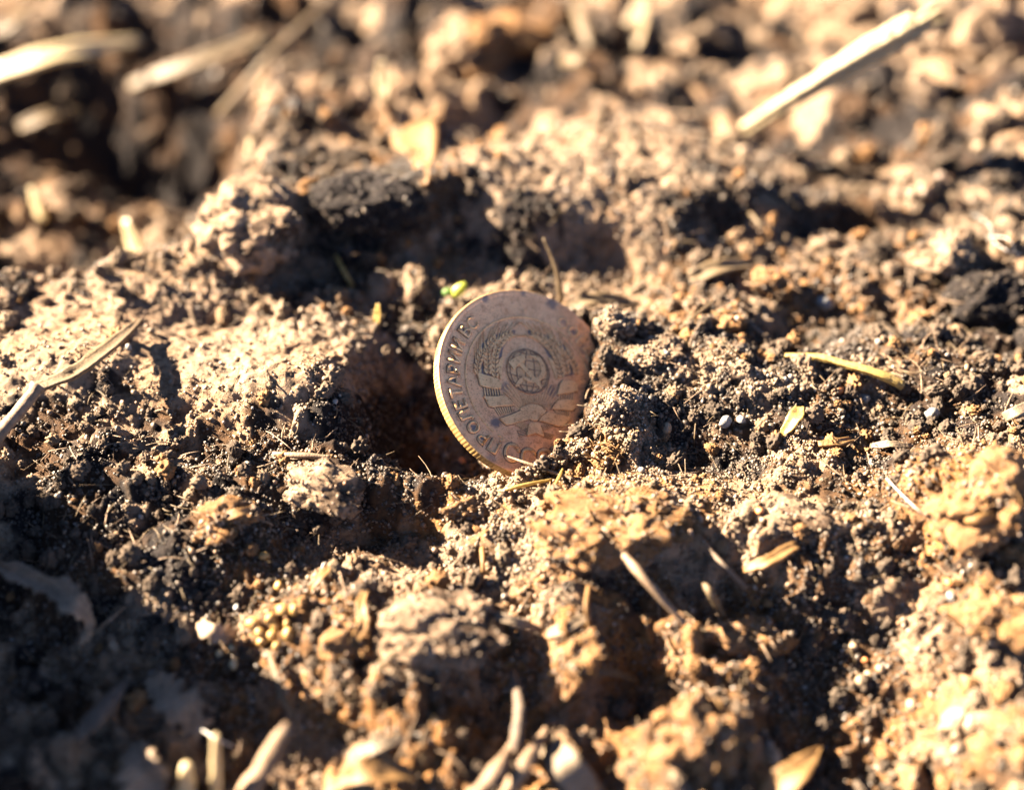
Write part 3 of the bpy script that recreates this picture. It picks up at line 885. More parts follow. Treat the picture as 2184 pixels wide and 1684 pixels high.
stalks((0.22, -0.295), (0.42, -0.31), (0.25, -0.335), (0.40, -0.365), 7)
# rays
GC = np.array([0.0, 0.112]); GR = 0.242
sc_ = np.array([-0.01, -0.42])
for a in np.arange(24, 157, 5.2):
    d = np.array([math.cos(math.radians(a)), math.sin(math.radians(a))])
    r0 = 0.195; r1 = r0
    while r1 < 0.46 and np.linalg.norm(sc_ + d * r1 - GC) > GR + 0.012 and (sc_ + d * r1)[1] > -0.30 + 0 and abs((sc_ + d * r1)[0]) < 0.30: r1 += 0.006
    if r1 - r0 > 0.03: relief('sun_ray', line_poly([sc_ + d * r0, sc_ + d * (r0 + r1) / 2, sc_ + d * r1], 0.012), 0.11, 0, 0.03)
# globe with its grid, hammer and sickle
globe = relief('globe', [(GC[0] + GR * math.cos(a), GC[1] + GR * math.sin(a)) for a in np.linspace(0, 2 * math.pi, 48, endpoint=False)], 0.10, 0, 0.10, M_GLOBE)
def grid_line(pts):
    pts = [p for p in pts]
    relief('grid_line', line_poly(pts, 0.006), 0.112, 0, 0.012, M_LINE, globe, FIELD + 0.05)
tilt = math.radians(-8)
def gp(lon, lat):
    p = np.array([math.sin(lon) * math.cos(lat), math.sin(lat)]) * (GR - 0.012)
    return (GC[0] + p[0] * math.cos(tilt) - p[1] * math.sin(tilt), GC[1] + p[0] * math.sin(tilt) + p[1] * math.cos(tilt))
for lon in (-62, -34, -8, 18, 44, 70): grid_line([gp(math.radians(lon), math.radians(t)) for t in range(-80, 81, 20)])
for lat in (-58, -34, -10, 14, 38, 62):
    grid_line([(a, b - 0.035 * math.cos(math.radians(t)) * math.cos(math.radians(lat))) for t in range(-84, 85, 21) for (a, b) in [gp(math.radians(t), math.radians(lat))]])
grid_line([(GC[0] + (GR - 0.006) * math.cos(a), GC[1] + (GR - 0.006) * math.sin(a)) for a in np.linspace(0.0, 2 * math.pi, 40)])
HS = [[(-0.213, 0.21), (-0.108, 0.273), (-0.034, 0.281), (-0.009, 0.233), (-0.061, 0.204), (-0.127, 0.155), (-0.168, 0.125)], [(-0.101, 0.178), (-0.062, 0.209), (0.141, -0.05), (0.108, -0.078)]]
ham = relief('hammer_head', [(-0.213, 0.21), (-0.108, 0.273), (-0.034, 0.281), (-0.009, 0.233), (-0.061, 0.204), (-0.127, 0.155), (-0.168, 0.125)], 0.24, 0, 0.07)
relief('hammer_handle', [(-0.101, 0.178), (-0.062, 0.209), (0.141, -0.05), (0.108, -0.078)], 0.22, 0, 0.07)
relief('sickle_blade', line_poly([(0.03, 0.275), (0.10, 0.262), (0.155, 0.21), (0.168, 0.13), (0.145, 0.065), (0.085, 0.025), (0.015, 0.01), (-0.05, 0.035), (-0.085, 0.06)], [0.004, 0.03, 0.048, 0.055, 0.055, 0.05, 0.042, 0.035, 0.03]), 0.23, 0, 0.07)
relief('sickle_handle', [(-0.185, -0.035), (-0.161, -0.068), (-0.062, 0.028), (-0.092, 0.058)], 0.24, 1, 0.07)
# ears of wheat
def ear(path, step, size, awn):
    p = smooth_path(np.c_[np.asarray(path), np.zeros(len(path))], 60)[:, :2]
    seg = np.r_[0, np.cumsum(np.linalg.norm(np.diff(p, axis=0), axis=1))]
    pts, fcs, base = [], [], 0
    parent = relief('wheat_ear', line_poly(path, 0.014), 0.12, 0, 0.03)
    for s in np.arange(0.01, seg[-1], step):
        c = np.array([np.interp(s, seg, p[:, 0]), np.interp(s, seg, p[:, 1])])
        c2 = np.array([np.interp(s + 0.01, seg, p[:, 0]), np.interp(s + 0.01, seg, p[:, 1])])
        c1 = np.array([np.interp(s - 0.01, seg, p[:, 0]), np.interp(s - 0.01, seg, p[:, 1])])
        t = c2 - c1; t /= np.linalg.norm(t) + 1e-9; nn = np.array([-t[1], t[0]])
        for sg in (-1, 1):
            d = t * 0.90 + nn * sg * 0.44
            e = np.array([-d[1], d[0]])
            o = c + nn * sg * size * 0.42
            q = [o - d * size * 0.55, o + e * size * 0.30, o + d * size * 0.35 + e * size * 0.24, o + d * size * 0.85, o + d * size * 0.35 - e * size * 0.24, o - e * size * 0.30]
            V, F = relief_data(chaikin(q, 1), 0.21, 0.05)
            pts.append(V); fcs += [tuple(i + base for i in f) for f in F]; base += len(V)
            if s > awn * seg[-1]:
                a0 = o + d * size * 0.6; a1 = o + d * size * 2.6 + t * size * 0.8
                V, F = relief_data(line_poly([a0, (a0 + a1) / 2, a1], [0.012, 0.009, 0.003]), 0.13, 0.02)
                pts.append(V); fcs += [tuple(i + base for i in f) for f in F]; base += len(V)
    coin_part('wheat_grains', np.vstack(pts), fcs, None, False, parent)
E_OUT = [(-0.561, 0.091), (-0.559, 0.155), (-0.527, 0.233), (-0.491, 0.298), (-0.455, 0.356)]
E_MID = [(-0.451, 0.092), (-0.444, 0.182), (-0.433, 0.279), (-0.41, 0.364), (-0.357, 0.423), (-0.302, 0.47)]
E_IN = [(-0.379, 0.054), (-0.366, 0.183), (-0.345, 0.28), (-0.305, 0.365), (-0.254, 0.431), (-0.183, 0.492), (-0.101, 0.526)]
for side_ in (lambda q: q, mir):
    ear(side_(E_OUT), 0.048, 0.052, 0.35)
    ear(side_(E_MID), 0.050, 0.056, 0.55)
    ear(side_(E_IN), 0.050, 0.052, 0.5)
    relief('wheat_stem', line_poly(side_([(-0.418, 0.105), (-0.384, 0.247), (-0.339, 0.365)]), 0.02), 0.17, 0, 0.04)
    relief('wheat_leaf', line_poly(side_([(-0.322, 0.029), (-0.313, 0.132), (-0.293, 0.216), (-0.262, 0.265)]), [0.02, 0.045, 0.05, 0.02]), 0.18, 0, 0.06)
    relief('patina_patch', side_([(-0.60, 0.10), (-0.60, 0.19), (-0.55, 0.32), (-0.48, 0.40), (-0.38, 0.47), (-0.26, 0.52), (-0.10, 0.57), (-0.06, 0.54), (-0.16, 0.45), (-0.24, 0.36), (-0.27, 0.27), (-0.30, 0.16), (-0.32, 0.06), (-0.45, 0.06)]), 0.012, 1, 0.02, M_PATINA)

# lettering
def letter_mesh(ch, cap):
    cu = bpy.data.curves.new('letter', 'FONT'); cu.body = ch; cu.size = 10.0; cu.extrude = 0.0; cu.offset = 0.16
    cu.resolution_u = 4; cu.fill_mode = 'FRONT'
    ob = bpy.data.objects.new('letter', cu); col.objects.link(ob)
    dg = bpy.context.evaluated_depsgraph_get()
    me_ = bpy.data.meshes.new_from_object(ob.evaluated_get(dg))
    bpy.data.objects.remove(ob); bpy.data.curves.remove(cu)
    bm = bmesh.new(); bm.from_mesh(me_)
    xs = [v.co.x for v in bm.verts]; ys = [v.co.y for v in bm.verts]
    k = cap / (max(ys) - min(ys)); cx = (max(xs) + min(xs)) / 2; cy = (max(ys) + min(ys)) / 2
    for v in bm.verts: v.co = Vector(((v.co.x - cx) * k, (v.co.y - cy) * k, 0))
    for f in bm.faces:
        if f.normal.z < 0: f.normal_flip()
    geo = bmesh.ops.extrude_face_region(bm, geom=list(bm.faces))
    top = [g for g in geo['geom'] if isinstance(g, bmesh.types.BMVert)]
    for v in top: v.co.z += 0.19
    for v in bm.verts: v.co = v.co * S
    bmesh.ops.recalc_face_normals(bm, faces=list(bm.faces))
    out = bpy.data.meshes.new('letter'); bm.to_mesh(out); bm.free(); bpy.data.meshes.remove(me_)
    out.materials.append(M_RELIEF)
    return out
_letters = {}
def letter(ch, ang_deg, rad, cap, inward=False, patina=True, sink=0.0):
    if (ch, cap) not in _letters: _letters[(ch, cap)] = letter_mesh(ch, cap * R_COIN)
    o = bpy.data.objects.new('letter', _letters[(ch, cap)]); col.objects.link(o); o.parent = coin
    a = math.radians(ang_deg)
    o.location = (rad * R_COIN * S * math.cos(a), rad * R_COIN * S * math.sin(a), (FIELD - 0.02 - sink) * S)
    o.rotation_euler = (0, 0, a + (math.pi / 2 if inward else -math.pi / 2))
    if sink < 0.05:
        g_ = o.copy(); col.objects.link(g_); g_.name = 'dark_outline'; g_.parent = coin
        if (ch, cap, 'g') not in _letters:
            m2 = _letters[(ch, cap)].copy(); m2.materials.clear(); m2.materials.append(M_LINE); _letters[(ch, cap, 'g')] = m2
        g_.data = _letters[(ch, cap, 'g')]; g_.scale = (1.13, 1.10, 0.17)  # larger dark copy outlines the letter at its foot
    if patina:
        cc = np.array([rad * math.cos(a), rad * math.sin(a)])
        relief('patina_patch', [cc + 0.028 * np.array([math.cos(t), math.sin(t)]) * (1 + 0.25 * math.sin(3 * t + ang_deg)) for t in np.linspace(0, 6.283, 10, endpoint=False)], 0.012, 0, 0.02, M_PATINA)
for ch, a, pt_ in (('П', 233.0, 0), ('Р', 223.6, 1), ('О', 214.0, 1), ('Л', 204.8, 0), ('Е', 196.2, 1), ('Т', 187.8, 0), ('А', 179.6, 1), ('Р', 170.8, 1), ('И', 161.9, 0), ('И', 152.2, 0), ('В', 140.0, 1)):
    letter(ch, a, 0.832, 0.138, False, pt_)
letter('С', 131.0, 0.825, 0.138, False, False, 0.09)
for ch, a, sk in (('С', 53, .12), ('О', 43, .06), ('Е', 34, .06), ('Д', 25, .03), ('И', 16, .03)): letter(ch, a, 0.815, 0.138, False, ch == 'О', sk)
for ch, a in (('С', -113.4), ('С', -100.2), ('С', -87.0), ('Р', -74)): letter(ch, a, 0.795, 0.20, True, False)

# ------------------------------------------------------------------ clods of soil
def at_depth(px, py, dep):
    return CAM + ray(px, py) * dep

def clod(px, py, rx, ry, rz, mat, label, seed, sub=5, sink=0.35, lift=0.0, turn=0.0, grains=500, lump=0.45, cat='soil clod', group='clods of soil', gtone=(0.25, 0.93)):
    c = hit(px, py, lift)
    k = mmpx(c)
    V, F = ico(sub)
    q = V * 1.0
    if mat is M_PEAT: lump = 0.75
    d = 1 + lump * fbm3(q[:, 0] * 1.3 + seed * 3.1, q[:, 1] * 1.3, q[:, 2] * 1.3, 3, seed) * 0.8
    n2 = fbm3(q[:, 0] * 4.2 + seed, q[:, 1] * 4.2, q[:, 2] * 4.2, 3, seed + 9)
    d = d + 0.13 * n2 + 0.05 * np.abs(vn3(q[:, 0] * 11, q[:, 1] * 11, q[:, 2] * 11, seed + 17))
    q = q * d[:, None] * np.array([rx, ry, rz]) * k
    ca, sa = math.cos(turn), math.sin(turn)
    q = np.stack([q[:, 0] * ca - q[:, 1] * sa, q[:, 0] * sa + q[:, 1] * ca, q[:, 2]], -1)
    g0 = c + np.array([0, 0, rz * k * (0.5 - sink)])
    ob = mesh_obj('soil_clod', q + g0, F, mat, None, True, g0)
    tag(ob, label, cat, group)
    if grains:
        i = RNG.integers(0, len(q), grains)
        p = q[i] * (1 + RNG.uniform(-0.01, 0.02, grains))[:, None] + RNG.normal(0, 0.12, (grains, 3)) + g0
        s_ = np.clip(np.exp(RNG.normal(math.log(0.13), 0.5, grains)), 0.06, 0.5) * (1.0 if depth(c) < 210 else 1.7)
        if mat is M_SHADE_CLOD: gtone = (0.0, 0.35)  # dark grains carry the clod's painted shade too
        ok = off_coin(p, s_)
        scatter_obj('sand_crust', p[ok], s_[ok], RNG.uniform(*gtone, grains)[ok], NG_SAND, ob, g0)['kind'] = 'stuff'
    if mat is M_PEAT:
        VV, FF, base = [], [], 0
        for t_ in range(int(40 + 0.6 * rx)):
            i0 = RNG.integers(0, len(q)); nrm = q[i0] / (np.linalg.norm(q[i0]) + 1e-9)
            if nrm[2] < -0.1: continue
            dr = nrm * RNG.uniform(0.1, 0.7) + RNG.normal(0, 0.6, 3); dr /= np.linalg.norm(dr)
            ln = RNG.uniform(0.8, 3.2); a0 = q[i0] + g0 - dr * ln * 0.4
            v_, f_ = tube_data(smooth_path([a0, a0 + dr * ln * 0.5 + RNG.normal(0, 0.15, 3), a0 + dr * ln], 6), [0.12, RNG.uniform(0.07, 0.16), 0.03], 4, t_)
            if not off_coin(v_, np.full(len(v_), 0.3)).all(): continue
            VV.append(v_); FF += [tuple(k_ + base for k_ in f) for f in f_]; base += len(v_)
        if VV: mesh_obj('root_fibres', np.vstack(VV), FF, M_OLEAF if seed % 2 else M_TWIG, ob, True, g0)['kind'] = 'stuff'
    return ob

CLODS = [
    (775, 445, 105, 72, 54, M_SHADE_CLOD, 'large dark clod with its shaded face towards the coin, behind the hollow', 6, 900, 0.3),
    (535, 490, 105, 85, 66, M_CLOD, 'rounded clod with pale sunlit left side, left of the dark clod', 6, 900, 0.35),
    (1965, 415, 62, 52, 48, M_CLOD, 'crumbly tan clod on the slope below the thick pale stalk', 5, 600, 0.3),
    (2025, 560, 66, 50, 52, M_CLOD, 'grainy clod under the white hairs at the right edge', 5, 600, 0.35),
    (2105, 640, 80, 60, 60, M_SHADE_CLOD, 'dark shaded clod at the right edge below the white hairs', 5, 600, 0.35),
    (1340, 1110, 118, 84, 62, M_PEAT, 'broad orange peaty clod in front of the coin', 6, 900, 0.55),
    (1215, 1160, 72, 56, 44, M_PEAT, 'orange peaty lump on the near left of the broad peaty clod', 5, 400, 0.45),
    (2105, 1080, 110, 90, 78, M_PEAT, 'tall ochre peaty clod at the right edge level with the lower coin', 6, 900, 0.4),
    (2165, 1590, 62, 60, 105, M_PEAT, 'upright bright ochre clod in the lower right corner', 6, 500, 0.35),
    (930, 1345, 120, 80, 58, M_CLOD, 'wide grainy sunlit clod in the near middle', 6, 900, 0.45),
    (690, 1045, 90, 55, 42, M_CLOD, 'flat sunlit clod on the near lip of the hollow', 5, 600, 0.45),
    (1490, 1570, 85, 80, 70, M_PEAT, 'tall warm brown clod near the bottom edge, right of the wood chip', 6, 700, 0.4),
    (1570, 1365, 75, 48, 44, M_PEAT, 'ragged orange clod below the forked twig', 5, 500, 0.4),
    (1535, 700, 52, 40, 36, M_PEAT, 'small rounded orange clod right of the heap beside the coin', 5, 300, 0.35),
    (1640, 620, 44, 34, 34, M_PEAT, 'small reddish clod farther behind the rounded orange clod', 5, 200, 0.35),
    (1312, 700, 34, 28, 34, M_CLOD, 'grainy tan clod touching the upper right edge of the coin', 5, 500, 0.3),
    (1395, 765, 64, 52, 30, M_CLOD, 'sandy clod crowning the heap on the right of the coin', 6, 1400, 0.45),
    (1320, 870, 52, 40, 28, M_CLOD, 'sandy clod on the coin side of the heap', 5, 1000, 0.45),
    (1230, 965, 32, 24, 20, M_CLOD, 'small sandy clod against the lower right face of the coin', 5, 420, 0.4),
    (1285, 975, 26, 20, 22, M_PEAT, 'bright orange crumb just below the heap at the coin', 4, 120, 0.3),
    (1000, 1085, 60, 26, 20, M_PEAT, 'thin orange crust in front of the lower left of the coin', 5, 300, 0.35),
    (1235, 1400, 40, 70, 40, M_PEAT, 'narrow upright orange clod in the near middle', 5, 300, 0.4),
    (480, 1115, 62, 40, 30, M_PEAT, 'small lit orange clod at the shadow edge on the left', 5, 250, 0.4),
    (2120, 1320, 60, 60, 50, M_PEAT, 'grainy orange clod at the right edge below the tall ochre clod', 5, 400, 0.4),
    (1690, 1110, 90, 50, 30, M_CLOD, 'long low sandy clod to the right of the peaty clod', 5, 700, 0.5),
    (760, 1340, 52, 60, 40, M_PEAT, 'orange fibrous clod right of the seeds', 5, 300, 0.4),
    (985, 130, 70, 110, 70, M_CLOD, 'blurred pale sunlit lump at the top, left of the brown clod', 5, 0, 0.25),
    (1070, 110, 90, 70, 60, M_PEAT, 'blurred brown clod right of the pale sunlit lump at the top', 5, 0, 0.3),
    (1830, 60, 120, 80, 60, M_CLOD, 'blurred pale clod at the top edge left of the thick stalk', 5, 0, 0.3),
    (2120, 100, 80, 60, 70, M_CLOD, 'blurred brown clod in the upper right corner', 5, 0, 0.3),
]
for i, (px, py, rx, ry, rz, mt, lb, sub, ng_, sink) in enumerate(CLODS):
    clod(px, py, rx, ry, rz, mt, lb, 100 + i * 7, sub, sink, 0, random.uniform(-0.5, 0.5), ng_)

# ------------------------------------------------------------------ pebbles and seeds
def stone(name, px, py, r, mat, label, cat, seed, group=None, shape=(1, 0.85, 0.75), lump=0.18, sub=4, lift=0.0):
    c = hit(px, py, lift)
    k = mmpx(c) * r
    V, F = ico(sub)
    d = 1 + lump * fbm3(V[:, 0] * 1.2 + seed * 1.7, V[:, 1] * 1.2, V[:, 2] * 1.2, 2, seed)
    rg = np.random.default_rng(seed)
    M = np.array(Quaternion((rg.normal(), rg.normal(), rg.normal(), rg.normal())).normalized().to_matrix())
    q = (V * d[:, None] * np.array(shape) * k) @ M.T
    g0 = c + np.array([0, 0, 0.35 * k])
    return tag(mesh_obj(name, q + g0, F, mat, None, True, g0), label, cat, group)

SEEDS = [(1600, 275), (1690, 465), (1710, 600), (1640, 655), (1535, 685), (1665, 695), (1578, 735), (1655, 755), (1740, 690), (1678, 820), (1590, 790), (1745, 750), (1780, 600)]
for i, (a, b) in enumerate(SEEDS):
    px, py = a * 0.3527, 1090.5 + b * 0.3527
    lb = ''
    lb = ['', 'yellow seed second from the top, above the heap', 'bright yellow seed at the sunlit top of the heap', 'brown seed in the second row of the heap', '', 'brown seed in the middle of the heap', 'brown seed leaning on the largest one, lower left of the heap', 'brown seed just below the middle of the heap', 'sunlit yellow seed at the right of the heap', 'brown seed at the very bottom of the heap', 'half hidden seed at the lower left of the heap', 'yellow seed at the lower right of the heap', 'yellow seed at the upper right of the heap'][i]
    if i == 0: lb = 'single yellow seed above the heap of seeds'
    if i == 4: lb = 'largest leftmost brown seed of the heap'
    stone('seed', px, py, (12.5 + (i * 5) % 4) if i != 4 else 17, M_SEED, lb, 'seed', 300 + i, 'seeds heaped at the shadow edge', (1, 0.80 + 0.03 * (i % 4), 0.72), 0.09, 4, 0.25)
for i, (a, b, r, lb) in enumerate([(1330, 860, 11, 'pale seed lying in shade, left one of three'), (1412, 930, 13, 'pale seed lying in shade, lowest of three'), (1410, 825, 11, 'pale seed lying in shade, upper right of three')]):
    stone('seed', a * 0.3527, 1090.5 + b * 0.3527, r, M_PSEED, lb, 'seed', 330 + i, 'pale seeds in the shade', (1, 0.8, 0.75), 0.06, 4, 0.4)

PEB = [
    (2023, 1244, 12, M_PEB_O, 'bright orange pebble lying in the grey shade at lower right'),
    (2028, 1278, 15, M_PEB_W, 'white quartz pebble just below the bright orange pebble'),
    (1757, 652, 19, M_PEB_W, 'white pebble in the dark pit at right, behind the yellow straw'),
    (1986, 888, 18, M_PEB_G, 'grey pebble near the right edge below the yellow straw'),
    (1547, 902, 15, M_PEB_G, 'dark grey pebble in the pit right of the heap'),
    (1580, 897, 11, M_PEB_W, 'small white pebble next to the dark grey pebble'),
    (1843, 853, 14, M_PEB_G, 'grey pebble just below the end of the yellow straw'),
    (1790, 836, 11, M_PEB_O, 'small orange pebble below the middle of the yellow straw'),
    (1619, 1091, 11, M_PEB_O, 'small reddish pebble on the long low sandy clod'),
    (1421, 917, 13, M_PEB_T, 'tan pebble on the right foot of the heap'),
    (1230, 893, 7, M_PEB_W, 'tiny clear quartz grain against the right side of the coin'),
    (1205, 968, 7, M_PEB_W, 'tiny white quartz grain under the last visible letter'),
    (1246, 967, 9, M_PEB_T, 'small round tan grain between coin and orange crumb'),
    (1263, 893, 9, M_PEB_T, 'small tan grain on the heap beside the coin'),
    (2086, 319, 15, M_PEB_T, 'blurred yellowish pebble on the upper right slope'),
    (1583, 333, 22, M_PEB_T, 'blurred pale pebble under the lower end of the thick stalk'),
    (2035, 1540, 30, M_PEB_T, 'biggest tan stone of the cluster at lower right'),
    (2068, 1548, 22, M_PEB_T, 'tan stone on the right of the lower right cluster'),
    (2010, 1555, 15, M_PEB_T, 'tan stone on the left of the lower right cluster'),
    (2040, 1568, 18, M_PEB_T, 'tan stone at the foot of the lower right cluster'),
    (1644, 1612, 22, M_PEB_T, 'round tan stone alone near the bottom edge'),
    (1640, 1592, 12, M_PEB_W, 'small pale stone on top of the round tan stone'),
    (1944, 1508, 15, M_PEB_T, 'tan stone left above the lower right cluster'),
    (1836, 1456, 15, M_PEB_T, 'yellowish stone, lowest of four in the dark hollow'),
    (1852, 1440, 12, M_PEB_T, 'yellowish stone, second from below of four in the dark hollow'),
    (1876, 1428, 11, M_PEB_T, 'yellowish stone, rightmost of four in the dark hollow'),
    (1818, 1380, 11, M_PEB_T, 'yellowish stone, uppermost of four in the dark hollow'),
    (1845, 1409, 8, M_PEB_O, 'tiny reddish stone among the yellowish stones'),
    (985, 985, 9, M_PEB_O, 'tiny orange pebble in the dark hollow under the coin edge'),
    (952, 975, 10, M_PEB_G, 'tiny grey pebble in the dark hollow under the coin edge'),
    (505, 1297, 9, M_PEB_W, 'tiny white pebble left above the seeds'),
]
for i, (px, py, r, mt, lb) in enumerate(PEB):
    if r: stone('pebble', px, py, r, mt, lb, 'pebble', 400 + i, None, (1, 0.85, 0.75), 0.2, 4, 0.2)

# ------------------------------------------------------------------ straws, twigs, leaves
def path_px(pts, n):
    """pts: (px, py, lift); the ends rest on the ground (moved 'lift' mm towards the eye), what lies between keeps an even course"""
    a = hit(pts[0][0], pts[0][1], pts[0][2]); b = hit(pts[-1][0], pts[-1][1], pts[-1][2])
    da, db = depth(a), depth(b)
    L = [0.0]
    for p, q in zip(pts[:-1], pts[1:]): L.append(L[-1] + math.hypot(q[0] - p[0], q[1] - p[1]))
    out = []
    for p, s_ in zip(pts, L):
        t = s_ / L[-1]
        d_ = da + (db - da) * t
        if 0 < t < 1: d_ -= p[2]
        out.append(at_depth(p[0], p[1], d_))
    return smooth_path(out, n)

def stalk(name, pts, radii, mat, label, cat, seed=1, n=10, m=26, wob=0.12, flat=1.0, groove=0.0, group=None, ribs=0):
    P_ = path_px(pts, m)
    k = mmpx(P_[m // 2])
    V, F = tube_data(P_, [r * k for r in radii], n, seed, wob, flat, groove, ribs)
    return tag(mesh_obj(name, V, F, mat, None, True, P_[0]), label, cat, group), P_, k

def blade(name, pts, widths, mat, label, cat, seed=1, m=22, fold=0.2, thick=0.14, ragged=0.12, side=None, group=None):
    P_ = path_px(pts, m)
    k = mmpx(P_[m // 2])
    if side is None:
        t = P_[-1] - P_[0]; w_ = CAM - P_[m // 2]; side = np.cross(t, w_ / np.linalg.norm(w_) * 0.55 + np.array([-0.35, 0.1, 0.6]))
    V, F = ribbon_data(P_, [w * k for w in widths], side, thick, fold * 0.5, seed, ragged)
    return tag(mesh_obj(name, V, F, mat, None, True, P_[0]), label, cat, group), P_, k

def sub_tube(name, parent, P_, radii, mat, n=6, seed=3):
    V, F = tube_data(P_, radii, n, seed, 0.15)
    return mesh_obj(name, V, F, mat, parent, True, np.array(parent.location) / S)

# thick pale stalk, upper right, its broken end raised towards the viewer
big, P_, k = stalk('dry_stalk', [(1588, 276, 9), (1700, 205, 2), (1850, 114, 2), (1955, 52, 58)], [16, 17, 20, 26, 30, 29], M_STALK,
                   'thick pale broken stalk sticking up in the upper right', 'stalk', 5, 44, 90, 0.10, 1.0, 0.35, None, 11)
tip = P_[-1]; tdir = P_[-1] - P_[-6]; tdir /= np.linalg.norm(tdir)
_, fa, fb = frames(P_)
for j in range(13):
    a = j * 2.4; rr_ = 27 * k * (0.45 + 0.5 * ((j * 7) % 5) / 5)
    b0 = tip - tdir * 3.5 + (fa[-1] * math.cos(a) + fb[-1] * math.sin(a)) * rr_
    ln = 4.5 + 3.5 * ((j * 5) % 7) / 7
    sub_tube('frayed_fibre', big, smooth_path([b0, b0 + tdir * ln * 0.6, b0 + tdir * ln + (fa[-1] * math.cos(a) + fb[-1] * math.sin(a)) * 0.5], 7), [0.55, 0.45, 0.12], M_STALK, 6, j)
strip = [p + fb[min(i, 89)] * 0 + fa[min(i, 89)] * 20 * k * 0.9 for i, p in enumerate(P_)][42:86:6]
sub_tube('loose_strip', big, smooth_path(strip, 16), [0.2, 0.8, 1.0, 0.9, 0.5], M_STALK, 7, 9)

stalk('straw', [(1672, 757, 1.2), (1740, 760, 0.8), (1800, 776, 1.2), (1870, 796, 1.2), (1926, 822, 1.6)], [5, 9, 10, 13, 13], M_YSTRAW, 'bright yellow piece of straw lying on the right', 'straw', 8, 28, 40, 0.16, 0.7, 0.3, None, 8)

bent, P_, k = blade('bent_stem', [(300, 678, 3), (240, 730, 3), (160, 790, 3), (72, 826, 7)], [10, 30, 40, 38, 20], M_DRY, 'bent dry stem with pale sunlit blade and dark lower part at the left edge', 'stem', 4, 26, 0.25, 0.4, 0.1)
lowp = smooth_path([P_[-2], at_depth(62, 850, depth(P_[-1]) - 0.5), at_depth(-12, 940, depth(P_[-1]) - 4)], 16)
sub_tube('stalk', bent, lowp, [0.95, 0.8, 0.75, 0.8], M_TWIG, 9, 2)

c0 = hit(1197, 645, 0.5); d0 = depth(c0)
V, F = tube_data(smooth_path([c0, at_depth(1190, 590, d0 - 2), at_depth(1178, 548, d0 - 3), at_depth(1160, 508, d0 - 4)], 20), [0.36, 0.34, 0.30, 0.2], 8, 2, 0.1)
tag(mesh_obj('stem', V, F, M_DRY, None, True, c0), 'thin upright dry stem rising behind the right top of the coin', 'stem')

def upright_blade(px, py, topx, topy, w, mat, label, seed, lean=2.0, name='grass_blade', cat='grass blade', thick=0.4, back=0.0):
    c_ = hit(px, py, 1.0); d_ = depth(c_)
    if back: d_ += back; py += 70; c_ = at_depth(px, py, d_)
    P_ = smooth_path([c_, at_depth((px + topx) / 2 + w * 0.1, (py + topy) / 2, d_ - lean * 0.6), at_depth(topx, topy, d_ - lean)], 14)
    k_ = mmpx(c_)
    w *= 1.45
    V, F = ribbon_data(P_, [w * 0.55 * k_, w * k_, w * 0.9 * k_, w * 0.35 * k_], (0.6, -0.8, 0), thick, 0.25, seed, 0.06)
    return tag(mesh_obj(name, V, F, mat, None, True, c_), label, cat)
upright_blade(556, 400, 543, 272, 56, M_STRAW, 'blurred pale yellow blade standing behind the rounded clod', 3, 3, back=32)
upright_blade(318, 560, 268, 468, 54, M_STRAW, 'blurred pale blade leaning over the dark valley at the left', 4, 3, back=26)
upright_blade(815, 215, 814, 128, 36, M_PLEAF, 'blurred short white blade left of the pale sunlit lump at the top', 5, 3)
upright_blade(1340, 110, 1372, -10, 44, M_PLEAF, 'blurred upright pale straw at the top edge, right of the crossed twigs', 6, 4)
upright_blade(803, 690, 806, 648, 15, M_YSTRAW, 'small yellow blade standing left above the coin', 7, 1, thick=0.15)
upright_blade(90, 470, 66, 400, 40, M_STRAW, 'blurred small yellowish blade near the left edge above the valley', 8, 2)

blade('straw', [(-20, 155, 4), (120, 112, 5), (300, 84, 4)], [40, 46, 44, 20], M_STRAW, 'blurred broad pale straw lying across the upper left corner', 'straw', 3, 16, 0.2, 0.8)
blade('straw', [(275, 182, 3), (400, 135, 4), (575, 72, 3)], [20, 34, 34, 24], M_DRY, 'blurred greyish straw right of the broad pale straw', 'straw', 4, 16, 0.2, 0.8)
stalk('stem', [(470, 245, 4), (570, 130, 12), (715, -10, 8)], [11, 10, 9, 8], M_DRY, 'blurred long thin stem slanting up to the top edge at left', 'stem', 4, 8, 20)
blade('straw', [(-15, 70, 3), (30, 45, 3), (62, 12, 3)], [24, 30, 20], M_DRY, 'blurred short straw in the very corner at top left', 'straw', 6, 12, 0.2, 0.8)
blade('straw', [(40, 270, 3), (100, 245, 3), (165, 232, 3)], [24, 34, 22], M_DRY, 'blurred short pale straw near the left edge below the broad straw', 'straw', 7, 12, 0.2, 0.8)
blade('leaf', [(905, 392, 1.5), (900, 330, 3), (890, 280, 4), (930, 232, 3)], [18, 46, 100, 96, 40], M_OLEAF, 'brown orange leaf hanging behind the large dark clod', 'leaf', 5, 20, 0.22, 0.35, 0.35)
stalk('twig', [(1228, 5, 4), (1245, 55, 6), (1262, 105, 4)], [14, 16, 12], M_DRY, 'blurred upper twig of two crossed ones at the top edge', 'twig', 4, 8, 14)
stalk('twig', [(1205, 130, 4), (1240, 135, 6), (1285, 152, 4)], [13, 15, 10], M_DRY, 'blurred lower twig of two crossed ones near the top edge', 'twig', 5, 8, 14)

stalk('twig', [(583, 968, 0.8), (640, 971, 0.6), (706, 976, 0.8)], [6, 6.5, 7, 6], M_TWIG, 'short straight brown twig lying left of the hollow', 'twig', 3, 9, 18)

